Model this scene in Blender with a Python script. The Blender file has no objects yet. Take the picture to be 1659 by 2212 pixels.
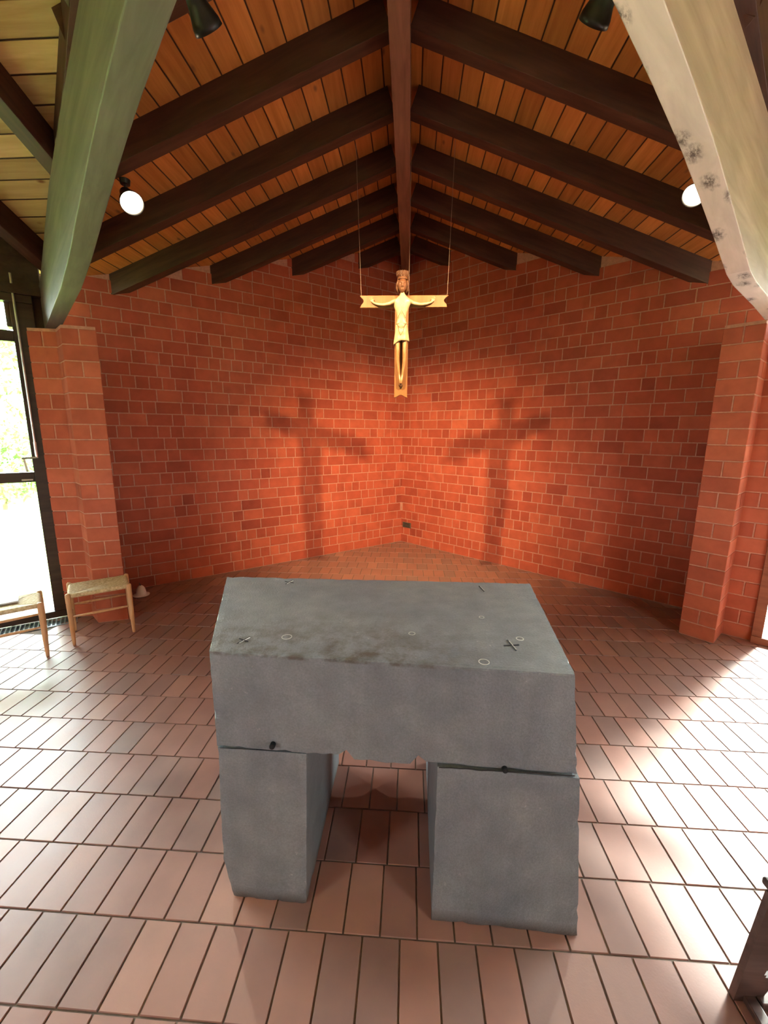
import bpy, bmesh, math, random
from mathutils import Vector, Matrix, noise as mnoise

SC = bpy.context.scene
COL = SC.collection
R_ = random.Random(7)
H_CAM = 1.7293

# ------------------------------------------------------------------ camera
cam_d = bpy.data.cameras.new('camera')
cam_d.sensor_fit = 'HORIZONTAL'
cam_d.sensor_width = 36.0
cam_d.lens = 36.0 * 908.4 / 1659.0
cam_d.clip_start = 0.02
cam = bpy.data.objects.new('camera', cam_d)
COL.objects.link(cam)
RX = Vector((0.99811018, 0.06103478, 0.00712917))
RD = Vector((0.0184465, -0.18693219, -0.98219962))
RF = Vector((-0.05861566, 0.98047494, -0.1877048))
m = Matrix((RX, -RD, -RF)).transposed().to_4x4()
m.translation = Vector((0, 0, H_CAM))
cam.matrix_world = m
SC.camera = cam

# ------------------------------------------------------------------ world, sun, exposure
SKY = 36.0
SUN = 105.0
LAMP_CROSS = 700.0
LAMP_ALTAR = 75.0
SC.view_settings.view_transform = 'Standard'
SC.view_settings.look = 'None'
SC.view_settings.gamma = 1.0
SC.view_settings.use_curve_mapping = False
SC.view_settings.exposure = 0.15
SC.cycles.max_bounces = 7
SC.cycles.use_adaptive_sampling = True
SC.cycles.adaptive_threshold = 0.04
W = bpy.data.worlds.new('sky')
SC.world = W
W.use_nodes = True
bg = W.node_tree.nodes['Background']
bg.inputs[0].default_value = (0.91, 0.965, 1.0, 1)
bg.inputs[1].default_value = SKY
sd = bpy.data.lights.new('sun', 'SUN')
sd.energy = SUN
sd.color = (1.0, 0.95, 0.88)
sd.angle = math.radians(9.0)
sun = bpy.data.objects.new('sun', sd)
COL.objects.link(sun)
sun.rotation_euler = (-Vector((-0.80, -0.60, -0.93))).to_track_quat('Z', 'Y').to_euler()


def portal(p0, p1, z0, z1, name):
    """Light portal on a window opening: guides the sky light, adds none."""
    d = bpy.data.lights.new(name, 'AREA')
    d.shape = 'RECTANGLE'
    p0, p1 = Vector((p0[0], p0[1], 0)), Vector((p1[0], p1[1], 0))
    L = (p1 - p0).length
    d.size, d.size_y = L, z1 - z0
    d.cycles.is_portal = True
    o = bpy.data.objects.new(name, d)
    COL.objects.link(o)
    u = (p1 - p0).normalized()
    up = Vector((0, 0, 1))
    c = (p0 + p1) / 2
    n = Vector((-u.y, u.x, 0))
    if n.dot(Vector((-.1, .78, 0)) - Vector((c.x, c.y, 0))) < 0:
        n = -n
        u = -u
    # light shines along local -Z ; want -Z = n
    mm = Matrix((u, up, -n)).transposed()
    if mm.determinant() < 0:
        mm = Matrix((-u, up, -n)).transposed()
    mm = mm.to_4x4()
    mm.translation = Vector((c.x, c.y, (z0 + z1) / 2)) - n * 0.03
    o.matrix_world = mm
    return o


# room plan -------------------------------------------------------------
CX, CY = -0.10, 0.78           # crossing of the ridges
NC = (-0.115, 6.57)            # far corner of the two brick walls
WL_END = (-3.50, 3.82)         # end of left brick wall
WR_END = (3.20, 3.82)
WIN_L0, WIN_L1 = (-3.15, 3.571), (-6.70, 0.78)
WIN_R0, WIN_R1 = (2.93, 3.51), (6.45, 0.78)
SCOR = (-0.10, -4.90)
portal(WIN_L0, WIN_L1, 0.1, 2.75, 'portal_left')
portal(WIN_R0, WIN_R1, 0.02, 2.75, 'portal_right')
BACKW = (3.5, 4.35)     # span of the single window in each back wall
for q_, nm_ in ((WIN_L1, 'portal_back_left'), (WIN_R1, 'portal_back_right')):
    a_, b_ = Vector((*q_, 0)), Vector((*SCOR, 0))
    d_ = (b_ - a_).normalized()
    portal(a_ + d_ * BACKW[0], a_ + d_ * BACKW[1], 0.9, 2.6, nm_)

PITCH = 0.375


def zraft(x, y):
    """height of the rafters' underside"""
    return 4.09 - PITCH * min(abs(x - CX), abs(y - CY))


def zroof(x, y):
    return zraft(x, y) + 0.19


# ------------------------------------------------------------------ node helpers
def new_mat(name):
    mt = bpy.data.materials.new(name)
    mt.use_nodes = True
    nt = mt.node_tree
    b = nt.nodes['Principled BSDF']
    return mt, nt, b


def N(nt, t, **kw):
    n = nt.nodes.new(t)
    for k, v in kw.items():
        setattr(n, k, v)
    return n


def ramp(nt, fac, stops):
    r = N(nt, 'ShaderNodeValToRGB')
    e = r.color_ramp.elements
    while len(e) < len(stops):
        e.new(0.5)
    for i, (p, c) in enumerate(stops):
        e[i].position = p
        e[i].color = (*c, 1)
    nt.links.new(fac, r.inputs[0])
    return r.outputs[0]


def noise(nt, scale, detail=4, vec=None, rough=0.55, dist=0.0):
    n = N(nt, 'ShaderNodeTexNoise')
    n.inputs['Scale'].default_value = scale
    n.inputs['Detail'].default_value = detail
    n.inputs['Roughness'].default_value = rough
    n.inputs['Distortion'].default_value = dist
    if vec is not None:
        nt.links.new(vec, n.inputs['Vector'])
    return n.outputs[0]


def coord(nt, kind='Object', scale=(1, 1, 1)):
    tc = N(nt, 'ShaderNodeTexCoord')
    mp = N(nt, 'ShaderNodeMapping')
    mp.inputs['Scale'].default_value = scale
    nt.links.new(tc.outputs[kind], mp.inputs[0])
    return mp.outputs[0]


def mix(nt, fac, a, b, mode='MIX'):
    mx = N(nt, 'ShaderNodeMix', data_type='RGBA', blend_type=mode)
    for sock, v in ((mx.inputs[0], fac), (mx.inputs[6], a), (mx.inputs[7], b)):
        if isinstance(v, (int, float)):
            sock.default_value = v
        elif isinstance(v, tuple):
            sock.default_value = (*v, 1)
        else:
            nt.links.new(v, sock)
    return mx.outputs[2]


def bump(nt, b, h, strength=0.3, dist=0.01):
    bn = N(nt, 'ShaderNodeBump')
    bn.inputs['Strength'].default_value = strength
    bn.inputs['Distance'].default_value = dist
    nt.links.new(h, bn.inputs['Height'])
    nt.links.new(bn.outputs[0], b.inputs['Normal'])


def attr(nt, name='tint'):
    a = N(nt, 'ShaderNodeAttribute')
    a.attribute_name = name
    return a.outputs['Fac']


def plain(name, c, rough=0.5, metal=0.0, nscale=20, var=0.15, bstr=0.0):
    mt, nt, b = new_mat(name)
    f = noise(nt, nscale, 4, coord(nt))
    lo = tuple(max(0, v * (1 - var)) for v in c)
    hi = tuple(min(1, v * (1 + var)) for v in c)
    nt.links.new(ramp(nt, f, [(0.3, lo), (0.7, hi)]), b.inputs['Base Color'])
    b.inputs['Roughness'].default_value = rough
    b.inputs['Metallic'].default_value = metal
    if bstr:
        bump(nt, b, f, bstr, 0.004)
    return mt


def mat_brick(name, cols, rough=0.85):
    mt, nt, b = new_mat(name)
    t = attr(nt)
    base = ramp(nt, t, cols)
    v = coord(nt)
    n1 = noise(nt, 7, 5, v)
    n2 = noise(nt, 90, 3, v)
    c = mix(nt, 0.45, base, ramp(nt, n1, [(0.25, (0.55, 0.5, 0.5)), (0.75, (1.25, 1.2, 1.2))]), 'MULTIPLY')
    nt.links.new(c, b.inputs['Base Color'])
    b.inputs['Roughness'].default_value = rough
    b.inputs['Specular IOR Level'].default_value = 0.25
    bump(nt, b, n2, 0.25, 0.003)
    return mt


def mat_wood(name, dark, light, scale=(2, 22, 22), rough=0.6, knots=0.0, knotcol=(0.02, 0.012, 0.008), bstr=0.15, kscale=(1.2, 5, 5), thr=0.14):
    """grain runs along local X"""
    mt, nt, b = new_mat(name)
    v = coord(nt, 'Object', scale)
    n = noise(nt, 1.0, 6, v, 0.6, 0.6)
    c = ramp(nt, n, [(0.3, dark), (0.7, light)])
    big = noise(nt, 2.0, 2, coord(nt))
    c = mix(nt, 0.35, c, ramp(nt, big, [(0.3, (0.6, 0.6, 0.6)), (0.7, (1.3, 1.3, 1.3))]), 'MULTIPLY')
    if knots:
        vo = N(nt, 'ShaderNodeTexVoronoi')
        if kscale[2] == 0:
            vo.voronoi_dimensions = '2D'
        kv = coord(nt, 'Object', kscale)
        # wobble the knots so that they break into ragged spots
        wn = N(nt, 'ShaderNodeTexNoise')
        wn.inputs['Scale'].default_value = 6
        nt.links.new(kv, wn.inputs['Vector'])
        wob = N(nt, 'ShaderNodeMix', data_type='VECTOR')
        wob.inputs[0].default_value = 0.22
        nt.links.new(kv, wob.inputs[4])
        nt.links.new(wn.outputs['Color'], wob.inputs[5])
        nt.links.new(wob.outputs[1], vo.inputs['Vector'])
        vo.inputs['Scale'].default_value = 1.0
        k = ramp(nt, vo.outputs['Distance'], [(thr * 0.3, (1, 1, 1)), (thr, (0, 0, 0))])
        rag = noise(nt, 1.0, 5, coord(nt, 'Object', (26, 70, 70)), 0.75)
        rg = N(nt, 'ShaderNodeMath', operation='MULTIPLY')
        nt.links.new(k, rg.inputs[0])
        nt.links.new(ramp(nt, rag, [(0.40, (0.15, 0.15, 0.15)), (0.56, (1, 1, 1))]), rg.inputs[1])
        f = N(nt, 'ShaderNodeMath', operation='MULTIPLY')
        nt.links.new(rg.outputs[0], f.inputs[0])
        f.inputs[1].default_value = knots
        c = mix(nt, f.outputs[0], c, knotcol)
    nt.links.new(c, b.inputs['Base Color'])
    b.inputs['Roughness'].default_value = rough
    b.inputs['Specular IOR Level'].default_value = 0.3
    bump(nt, b, n, bstr, 0.004)
    return mt


# ------------------------------------------------------------------ materials
M = {}
M['brick'] = mat_brick('red_brick', [(0.0, (0.30, 0.062, 0.035)), (0.45, (0.40, 0.088, 0.046)), (1.0, (0.49, 0.125, 0.065))])
M['pillar_brick'] = mat_brick('orange_red_brick', [(0.0, (0.34, 0.085, 0.048)), (0.5, (0.43, 0.115, 0.062)), (1.0, (0.52, 0.155, 0.085))])
M['mortar'] = plain('mortar', (0.47, 0.235, 0.165), 0.95, nscale=40, bstr=0.2)
M['rafter'] = mat_wood('dark_stained_rafter', (0.040, 0.016, 0.010), (0.085, 0.036, 0.022), rough=0.55)
M['ridge'] = mat_wood('ridge_beam_wood', (0.14, 0.062, 0.038), (0.24, 0.11, 0.07), rough=0.5)
M['glulam'] = mat_wood('grey_glulam', (0.085, 0.072, 0.058), (0.15, 0.128, 0.105), scale=(1.5, 16, 16), rough=0.65, knots=0.25)
M['glulam_light'] = mat_wood('tan_glulam', (0.26, 0.175, 0.13), (0.38, 0.27, 0.205), scale=(1.5, 16, 16), rough=0.65, knots=0.3)
M['birch'] = mat_wood('pale_knotty_glulam', (0.50, 0.41, 0.37), (0.66, 0.56, 0.51), scale=(1.5, 12, 12), rough=0.6, knots=0.9, knotcol=(0.05, 0.035, 0.03), kscale=(5.5, 9, 0.0), thr=0.26)
M['stain'] = mat_wood('dark_window_wood', (0.030, 0.020, 0.014), (0.060, 0.040, 0.028), rough=0.5)
M['doorwood'] = mat_wood('brown_frame_wood', (0.22, 0.075, 0.04), (0.34, 0.13, 0.07), rough=0.5)
M['stool'] = mat_wood('light_beech', (0.50, 0.27, 0.13), (0.68, 0.42, 0.23), scale=(30, 30, 3), rough=0.5)
M['darkstool'] = mat_wood('dark_carved_wood', (0.050, 0.026, 0.020), (0.11, 0.062, 0.05), rough=0.4)
M['goldwood'] = mat_wood('golden_wood', (0.12, 0.050, 0.014), (0.20, 0.090, 0.028), scale=(16, 16, 3), rough=0.5)
M['palewood'] = mat_wood('pale_limewood', (0.23, 0.175, 0.095), (0.34, 0.27, 0.15), scale=(20, 20, 4), rough=0.45)
M['headwood'] = mat_wood('brown_head_wood', (0.060, 0.026, 0.013), (0.115, 0.053, 0.027), scale=(20, 20, 4), rough=0.4)
M['black'] = plain('black_lamp_metal', (0.020, 0.019, 0.018), 0.35, 0.3)
M['metal'] = plain('brushed_steel', (0.55, 0.55, 0.55), 0.3, 0.9)
M['wire'] = plain('steel_wire', (0.38, 0.28, 0.23), 0.4, 0.5)
M['white'] = plain('white_ceramic', (0.72, 0.66, 0.62), 0.35, var=0.05)
M['slat'] = plain('grille_slat', (0.30, 0.36, 0.40), 0.35, 0.5)
M['trough'] = plain('grille_trough', (0.05, 0.08, 0.10), 0.6)
M['vent'] = plain('grey_brown_plate', (0.10, 0.075, 0.05), 0.6)
M['paper'] = plain('paper_cover', (0.62, 0.60, 0.58), 0.7, var=0.05)
M['engraved'] = plain('engraved_groove', (0.018, 0.018, 0.020), 0.9)
M['chalk'] = plain('pale_scratched_stone', (0.42, 0.42, 0.40), 0.9)
M['hole'] = plain('bore_hole', (0.008, 0.009, 0.010), 1.0)


def mat_rush():
    mt, nt, b = new_mat('woven_rush')
    n = noise(nt, 60, 5, coord(nt))
    c = ramp(nt, n, [(0.25, (0.34, 0.23, 0.11)), (0.5, (0.58, 0.46, 0.27)), (0.75, (0.76, 0.66, 0.46))])
    nt.links.new(c, b.inputs['Base Color'])
    b.inputs['Roughness'].default_value = 0.8
    bump(nt, b, n, 0.4, 0.003)
    return mt


M['rush'] = mat_rush()


def mat_tile():
    mt, nt, b = new_mat('terracotta_floor_tile')
    t = attr(nt)
    base = ramp(nt, t, [(0.0, (0.215, 0.140, 0.122)), (0.35, (0.255, 0.140, 0.115)), (0.7, (0.28, 0.142, 0.112)), (1.0, (0.33, 0.175, 0.135))])
    v = coord(nt)
    n1 = noise(nt, 5, 4, v)
    n2 = noise(nt, 120, 3, v)
    c = mix(nt, 0.5, base, ramp(nt, n1, [(0.3, (0.75, 0.78, 0.8)), (0.7, (1.2, 1.15, 1.1))]), 'MULTIPLY')
    nt.links.new(c, b.inputs['Base Color'])
    rr = ramp(nt, n1, [(0.2, (0.31, 0.31, 0.31)), (0.8, (0.46, 0.46, 0.46))])
    nt.links.new(rr, b.inputs['Roughness'])
    b.inputs['Specular IOR Level'].default_value = 0.45
    bump(nt, b, n2, 0.12, 0.002)
    return mt


M['tile'] = mat_tile()
M['grout'] = plain('grout', (0.16, 0.125, 0.105), 0.95, nscale=60)


def mat_boards(lo=(0.42, 0.150, 0.034), hi=(0.60, 0.235, 0.062), nm='ceiling_boards'):
    """tongue-and-groove boards: u across the boards, v along them (metres)"""
    mt, nt, b = new_mat(nm)
    uv = N(nt, 'ShaderNodeUVMap')
    uv.uv_map = 'boards'
    sp = N(nt, 'ShaderNodeSeparateXYZ')
    nt.links.new(uv.outputs[0], sp.inputs[0])
    dv = N(nt, 'ShaderNodeMath', operation='DIVIDE')
    nt.links.new(sp.outputs[0], dv.inputs[0])
    dv.inputs[1].default_value = 0.146
    fl = N(nt, 'ShaderNodeMath', operation='FLOOR')
    nt.links.new(dv.outputs[0], fl.inputs[0])
    fr = N(nt, 'ShaderNodeMath', operation='FRACT')
    nt.links.new(dv.outputs[0], fr.inputs[0])
    # groove mask
    s = N(nt, 'ShaderNodeMath', operation='SUBTRACT')
    nt.links.new(fr.outputs[0], s.inputs[0])
    s.inputs[1].default_value = 0.5
    a = N(nt, 'ShaderNodeMath', operation='ABSOLUTE')
    nt.links.new(s.outputs[0], a.inputs[0])
    groove = ramp(nt, a.outputs[0], [(0.455, (0, 0, 0)), (0.485, (1, 1, 1))])
    wn = N(nt, 'ShaderNodeTexWhiteNoise', noise_dimensions='1D')
    nt.links.new(fl.outputs[0], wn.inputs['W'])
    cb = N(nt, 'ShaderNodeCombineXYZ')
    m1 = N(nt, 'ShaderNodeMath', operation='MULTIPLY')
    nt.links.new(sp.outputs[0], m1.inputs[0])
    m1.inputs[1].default_value = 26.0
    m2 = N(nt, 'ShaderNodeMath', operation='MULTIPLY_ADD')
    nt.links.new(sp.outputs[1], m2.inputs[0])
    m2.inputs[1].default_value = 1.6
    m3 = N(nt, 'ShaderNodeMath', operation='MULTIPLY')
    nt.links.new(wn.outputs[0], m3.inputs[0])
    m3.inputs[1].default_value = 50
    nt.links.new(m3.outputs[0], m2.inputs[2])
    nt.links.new(m1.outputs[0], cb.inputs[0])
    nt.links.new(m2.outputs[0], cb.inputs[1])
    g = noise(nt, 1.0, 5, cb.outputs[0], 0.6, 0.5)
    c = ramp(nt, g, [(0.3, lo), (0.7, hi)])
    tint = ramp(nt, wn.outputs[0], [(0.0, (0.72, 0.70, 0.66)), (1.0, (1.15, 1.12, 1.1))])
    c = mix(nt, 1.0, c, tint, 'MULTIPLY')
    # knots
    cb2 = N(nt, 'ShaderNodeCombineXYZ')
    nt.links.new(dv.outputs[0], cb2.inputs[0])
    k2 = N(nt, 'ShaderNodeMath', operation='MULTIPLY')
    nt.links.new(m2.outputs[0], k2.inputs[0])
    k2.inputs[1].default_value = 1.9
    nt.links.new(k2.outputs[0], cb2.inputs[1])
    vo = N(nt, 'ShaderNodeTexVoronoi')
    vo.inputs['Scale'].default_value = 1.0
    nt.links.new(cb2.outputs[0], vo.inputs['Vector'])
    kn = ramp(nt, vo.outputs['Distance'], [(0.04, (1, 1, 1)), (0.12, (0, 0, 0))])
    c = mix(nt, kn, c, (0.20, 0.085, 0.03))
    c = mix(nt, groove, c, (0.035, 0.014, 0.006))
    nt.links.new(c, b.inputs['Base Color'])
    b.inputs['Roughness'].default_value = 0.6
    b.inputs['Specular IOR Level'].default_value = 0.25
    inv = N(nt, 'ShaderNodeMath', operation='SUBTRACT')
    inv.inputs[0].default_value = 1.0
    nt.links.new(groove, inv.inputs[1])
    bump(nt, b, inv.outputs[0], 0.6, 0.01)
    return mt


M['boards'] = mat_boards()
M['daylit_boards'] = mat_boards((0.50, 0.36, 0.14), (0.68, 0.54, 0.25), 'daylit_ceiling_boards')  # same boards; daylight on the side wings put into a paler colour


def mat_stone():
    mt, nt, b = new_mat('grey_basalt')
    v = coord(nt)
    fine = noise(nt, 140, 4, v, 0.7)
    mid = noise(nt, 9, 6, v, 0.6)
    big = noise(nt, 2.2, 3, v)
    c = ramp(nt, mid, [(0.25, (0.112, 0.130, 0.142)), (0.6, (0.150, 0.172, 0.186)), (0.85, (0.19, 0.208, 0.214))])
    c = mix(nt, 0.6, c, ramp(nt, fine, [(0.3, (0.7, 0.7, 0.7)), (0.7, (1.3, 1.3, 1.3))]), 'MULTIPLY')
    c = mix(nt, 0.35, c, ramp(nt, big, [(0.35, (0.70, 0.74, 0.80)), (0.65, (1.2, 1.16, 1.05))]), 'MULTIPLY')
    # pale lichen-like specks
    sv = noise(nt, 42, 6, v, 0.75)
    pv = noise(nt, 4.5, 2, v)
    mm = N(nt, 'ShaderNodeMath', operation='MULTIPLY')
    nt.links.new(ramp(nt, sv, [(0.62, (0, 0, 0)), (0.70, (1, 1, 1))]), mm.inputs[0])
    nt.links.new(ramp(nt, pv, [(0.47, (0, 0, 0)), (0.62, (0.85, 0.85, 0.85))]), mm.inputs[1])
    c = mix(nt, mm.outputs[0], c, (0.36, 0.36, 0.35))
    # dark brown mossy stain band on the slab top, towards its front edge
    sp = N(nt, 'ShaderNodeSeparateXYZ')
    nt.links.new(v, sp.inputs[0])
    st = noise(nt, 11, 7, v, 0.7)
    zz = N(nt, 'ShaderNodeMapRange')
    nt.links.new(sp.outputs[2], zz.inputs[0])
    zz.inputs[1].default_value = 0.985
    zz.inputs[2].default_value = 0.992
    yy = N(nt, 'ShaderNodeMapRange')
    nt.links.new(sp.outputs[1], yy.inputs[0])
    yy.inputs[1].default_value = 1.62
    yy.inputs[2].default_value = 1.30
    xx = N(nt, 'ShaderNodeMapRange')
    nt.links.new(sp.outputs[0], xx.inputs[0])
    xx.inputs[1].default_value = 0.35
    xx.inputs[2].default_value = -0.05
    p1 = N(nt, 'ShaderNodeMath', operation='MULTIPLY')
    nt.links.new(zz.outputs[0], p1.inputs[0])
    nt.links.new(yy.outputs[0], p1.inputs[1])
    p2 = N(nt, 'ShaderNodeMath', operation='MULTIPLY')
    nt.links.new(p1.outputs[0], p2.inputs[0])
    nt.links.new(xx.outputs[0], p2.inputs[1])
    p3 = N(nt, 'ShaderNodeMath', operation='MULTIPLY')
    nt.links.new(p2.outputs[0], p3.inputs[0])
    nt.links.new(ramp(nt, st, [(0.44, (0, 0, 0)), (0.60, (1, 1, 1))]), p3.inputs[1])
    c = mix(nt, p3.outputs[0], c, (0.060, 0.054, 0.042))
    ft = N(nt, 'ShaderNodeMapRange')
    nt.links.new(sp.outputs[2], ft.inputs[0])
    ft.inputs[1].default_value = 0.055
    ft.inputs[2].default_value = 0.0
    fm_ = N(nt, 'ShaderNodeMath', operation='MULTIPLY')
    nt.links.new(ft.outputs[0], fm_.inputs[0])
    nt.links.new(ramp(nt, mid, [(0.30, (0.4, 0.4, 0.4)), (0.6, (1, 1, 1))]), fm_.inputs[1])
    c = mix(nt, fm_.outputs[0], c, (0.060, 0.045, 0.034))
    # vertical run-off streaks on the front face
    stv = noise(nt, 1.0, 3, coord(nt, 'Object', (16, 16, 0.8)))
    c = mix(nt, 0.25, c, ramp(nt, stv, [(0.35, (0.8, 0.8, 0.82)), (0.7, (1.35, 1.3, 1.35))]), 'MULTIPLY')
    nt.links.new(c, b.inputs['Base Color'])
    b.inputs['Roughness'].default_value = 0.48
    b.inputs['Specular IOR Level'].default_value = 0.6
    bump(nt, b, fine, 0.6, 0.004)
    return mt


M['stone'] = mat_stone()


def mat_glass():
    mt, nt, b = new_mat('window_glass')
    nt.nodes.remove(b)
    out = nt.nodes['Material Output']
    tr = N(nt, 'ShaderNodeBsdfTransparent')
    tr.inputs[0].default_value = (0.93, 0.97, 0.95, 1)
    gl = N(nt, 'ShaderNodeBsdfGlossy')
    gl.inputs['Roughness'].default_value = 0.02
    fr = N(nt, 'ShaderNodeFresnel')
    fr.inputs[0].default_value = 1.45
    mx = N(nt, 'ShaderNodeMixShader')
    nt.links.new(fr.outputs[0], mx.inputs[0])
    nt.links.new(tr.outputs[0], mx.inputs[1])
    nt.links.new(gl.outputs[0], mx.inputs[2])
    nt.links.new(mx.outputs[0], out.inputs[0])
    return mt


M['glass'] = mat_glass()


def emis(name, c, s):
    mt, nt, b = new_mat(name)
    b.inputs['Base Color'].default_value = (*c, 1)
    b.inputs['Emission Color'].default_value = (*c, 1)
    b.inputs['Emission Strength'].default_value = s
    return mt


M['bulb'] = emis('lit_bulb', (1.0, 0.80, 0.55), 60)
M['grass'] = plain('grass', (0.26, 0.40, 0.09), 0.9, nscale=8, var=0.4, bstr=0.5)
M['leaf'] = plain('leaf', (0.13, 0.25, 0.07), 0.6, nscale=3, var=0.5)
M['bark'] = plain('bark', (0.12, 0.08, 0.05), 0.9)


# ------------------------------------------------------------------ mesh helpers
class MB:
    def __init__(s):
        s.v, s.f, s.mi, s.t, s.uv = [], [], [], [], []

    def face(s, pts, mi=0, t=0.5, uv=None):
        b = len(s.v)
        s.v += [tuple(p) for p in pts]
        s.f.append(tuple(range(b, b + len(pts))))
        s.mi.append(mi)
        s.t.append(t)
        s.uv.append(uv)

    def hexa(s, c, mi=0, t=0.5):
        """c: 8 corners, bottom ring 0-3 (ccw from above), top ring 4-7"""
        b = len(s.v)
        s.v += [tuple(p) for p in c]
        for q in ((3, 2, 1, 0), (4, 5, 6, 7), (0, 1, 5, 4), (1, 2, 6, 5), (2, 3, 7, 6), (3, 0, 4, 7)):
            s.f.append(tuple(b + i for i in q))
            s.mi.append(mi)
            s.t.append(t)
            s.uv.append(None)

    def box(s, c, d, mi=0, t=0.5, rot=None):
        hx, hy, hz = d[0] / 2, d[1] / 2, d[2] / 2
        pts = [Vector(p) for p in ((-hx, -hy, -hz), (hx, -hy, -hz), (hx, hy, -hz), (-hx, hy, -hz), (-hx, -hy, hz), (hx, -hy, hz), (hx, hy, hz), (-hx, hy, hz))]
        if rot is not None:
            pts = [rot @ p for p in pts]
        s.hexa([p + Vector(c) for p in pts], mi, t)

    def prism(s, poly, z0, z1, mi=0, t=0.5):
        """vertical prism over polygon (list of xy)"""
        n = len(poly)
        area = sum(poly[i][0] * poly[(i + 1) % n][1] - poly[(i + 1) % n][0] * poly[i][1] for i in range(n))
        if area < 0:
            poly = poly[::-1]
        b = len(s.v)
        f0 = (lambda x, y: z0) if not callable(z0) else z0
        f1 = (lambda x, y: z1) if not callable(z1) else z1
        s.v += [(x, y, f0(x, y)) for x, y in poly] + [(x, y, f1(x, y)) for x, y in poly]
        fs = [tuple(b + i for i in range(n))[::-1], tuple(b + n + i for i in range(n))]
        fs += [(b + i, b + (i + 1) % n, b + n + (i + 1) % n, b + n + i) for i in range(n)]
        for q in fs:
            s.f.append(q)
            s.mi.append(mi)
            s.t.append(t)
            s.uv.append(None)

    def tube(s, pts, r, n=10, mi=0, cap=True):
        """tube along points; r number or list"""
        pts = [Vector(p) for p in pts]
        rs = r if isinstance(r, (list, tuple)) else [r] * len(pts)
        b = len(s.v)
        prev = None
        for i, p in enumerate(pts):
            d = (pts[min(i + 1, len(pts) - 1)] - pts[max(i - 1, 0)]).normalized()
            if prev is None:
                a = Vector((0, 0, 1)) if abs(d.z) < 0.9 else Vector((1, 0, 0))
                u = d.cross(a).normalized()
            else:
                u = (prev - d * prev.dot(d)).normalized()
            prev = u
            w = d.cross(u)
            for k in range(n):
                an = 2 * math.pi * k / n
                s.v.append(tuple(p + (u * math.cos(an) + w * math.sin(an)) * rs[i]))
        for i in range(len(pts) - 1):
            for k in range(n):
                a, c = b + i * n + k, b + i * n + (k + 1) % n
                s.f.append((a, c, c + n, a + n))
                s.mi.append(mi)
                s.t.append(0.5)
                s.uv.append(None)
        if cap:
            for q in (tuple(b + k for k in range(n))[::-1], tuple(b + (len(pts) - 1) * n + k for k in range(n))):
                s.f.append(q)
                s.mi.append(mi)
                s.t.append(0.5)
                s.uv.append(None)

    def lathe(s, prof, o=(0, 0, 0), axis=(0, 0, 1), n=32, mi=0):
        """prof: (r, h) pairs along the axis"""
        ax = Vector(axis).normalized()
        a = Vector((0, 0, 1)) if abs(ax.z) < 0.9 else Vector((1, 0, 0))
        u = ax.cross(a).normalized()
        w = ax.cross(u)
        b = len(s.v)
        for r, h in prof:
            for k in range(n):
                an = 2 * math.pi * k / n
                s.v.append(tuple(Vector(o) + ax * h + (u * math.cos(an) + w * math.sin(an)) * r))
        for i in range(len(prof) - 1):
            for k in range(n):
                p, q = b + i * n + k, b + i * n + (k + 1) % n
                s.f.append((p, q, q + n, p + n))
                s.mi.append(mi)
                s.t.append(0.5)
                s.uv.append(None)

    def build(s, name, mats, parent=None, smooth=False, bevel=0.0, local=None):
        me = bpy.data.meshes.new(name)
        vs = s.v
        if local is not None:
            inv = local.inverted()
            vs = [tuple(inv @ Vector(p)) for p in vs]
        me.from_pydata(vs, [], s.f)
        if not isinstance(mats, (list, tuple)):
            mats = [mats]
        for mt in mats:
            me.materials.append(mt)
        me.polygons.foreach_set('material_index', s.mi)
        at = me.attributes.new('tint', 'FLOAT', 'FACE')
        at.data.foreach_set('value', s.t)
        if any(u is not None for u in s.uv):
            ul = me.uv_layers.new(name='boards')
            for p, u in zip(me.polygons, s.uv):
                if u is not None:
                    for li, c in zip(p.loop_indices, u):
                        ul.data[li].uv = c
        if smooth:
            me.polygons.foreach_set('use_smooth', [True] * len(me.polygons))
        me.update()
        o = bpy.data.objects.new(name, me)
        COL.objects.link(o)
        if local is not None:
            o.matrix_world = local
        if parent is not None:
            o.parent = parent
        if bevel:
            md = o.modifiers.new('bevel', 'BEVEL')
            md.width = bevel
            md.segments = 2
            md.limit_method = 'ANGLE'
        return o


def tag(o, label, cat, group=None):
    o['label'] = label
    o['category'] = cat
    if group:
        o['group'] = group
    return o


def struct(o):
    o['kind'] = 'structure'
    return o


def empty(name, loc=(0, 0, 0), rz=0.0):
    o = bpy.data.objects.new(name, None)
    COL.objects.link(o)
    o.location = loc
    o.rotation_euler = (0, 0, rz)
    o.empty_display_size = 0.1
    bpy.context.view_layer.update()
    return o


def copy_tree(o, parent=None):
    c = o.copy()
    COL.objects.link(c)
    c.parent = parent
    for ch in list(o.children):
        copy_tree(ch, c)
    return c


def line_frame(p0, p1):
    """world matrix at p0 with X along p0->p1 horizontally, Z up"""
    u = (Vector((p1[0], p1[1], 0)) - Vector((p0[0], p0[1], 0))).normalized()
    w = Vector((0, 0, 1)).cross(u)
    mm = Matrix((u, w, Vector((0, 0, 1)))).transposed().to_4x4()
    mm.translation = Vector((p0[0], p0[1], 0))
    return mm


COURSE = 0.1265


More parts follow.
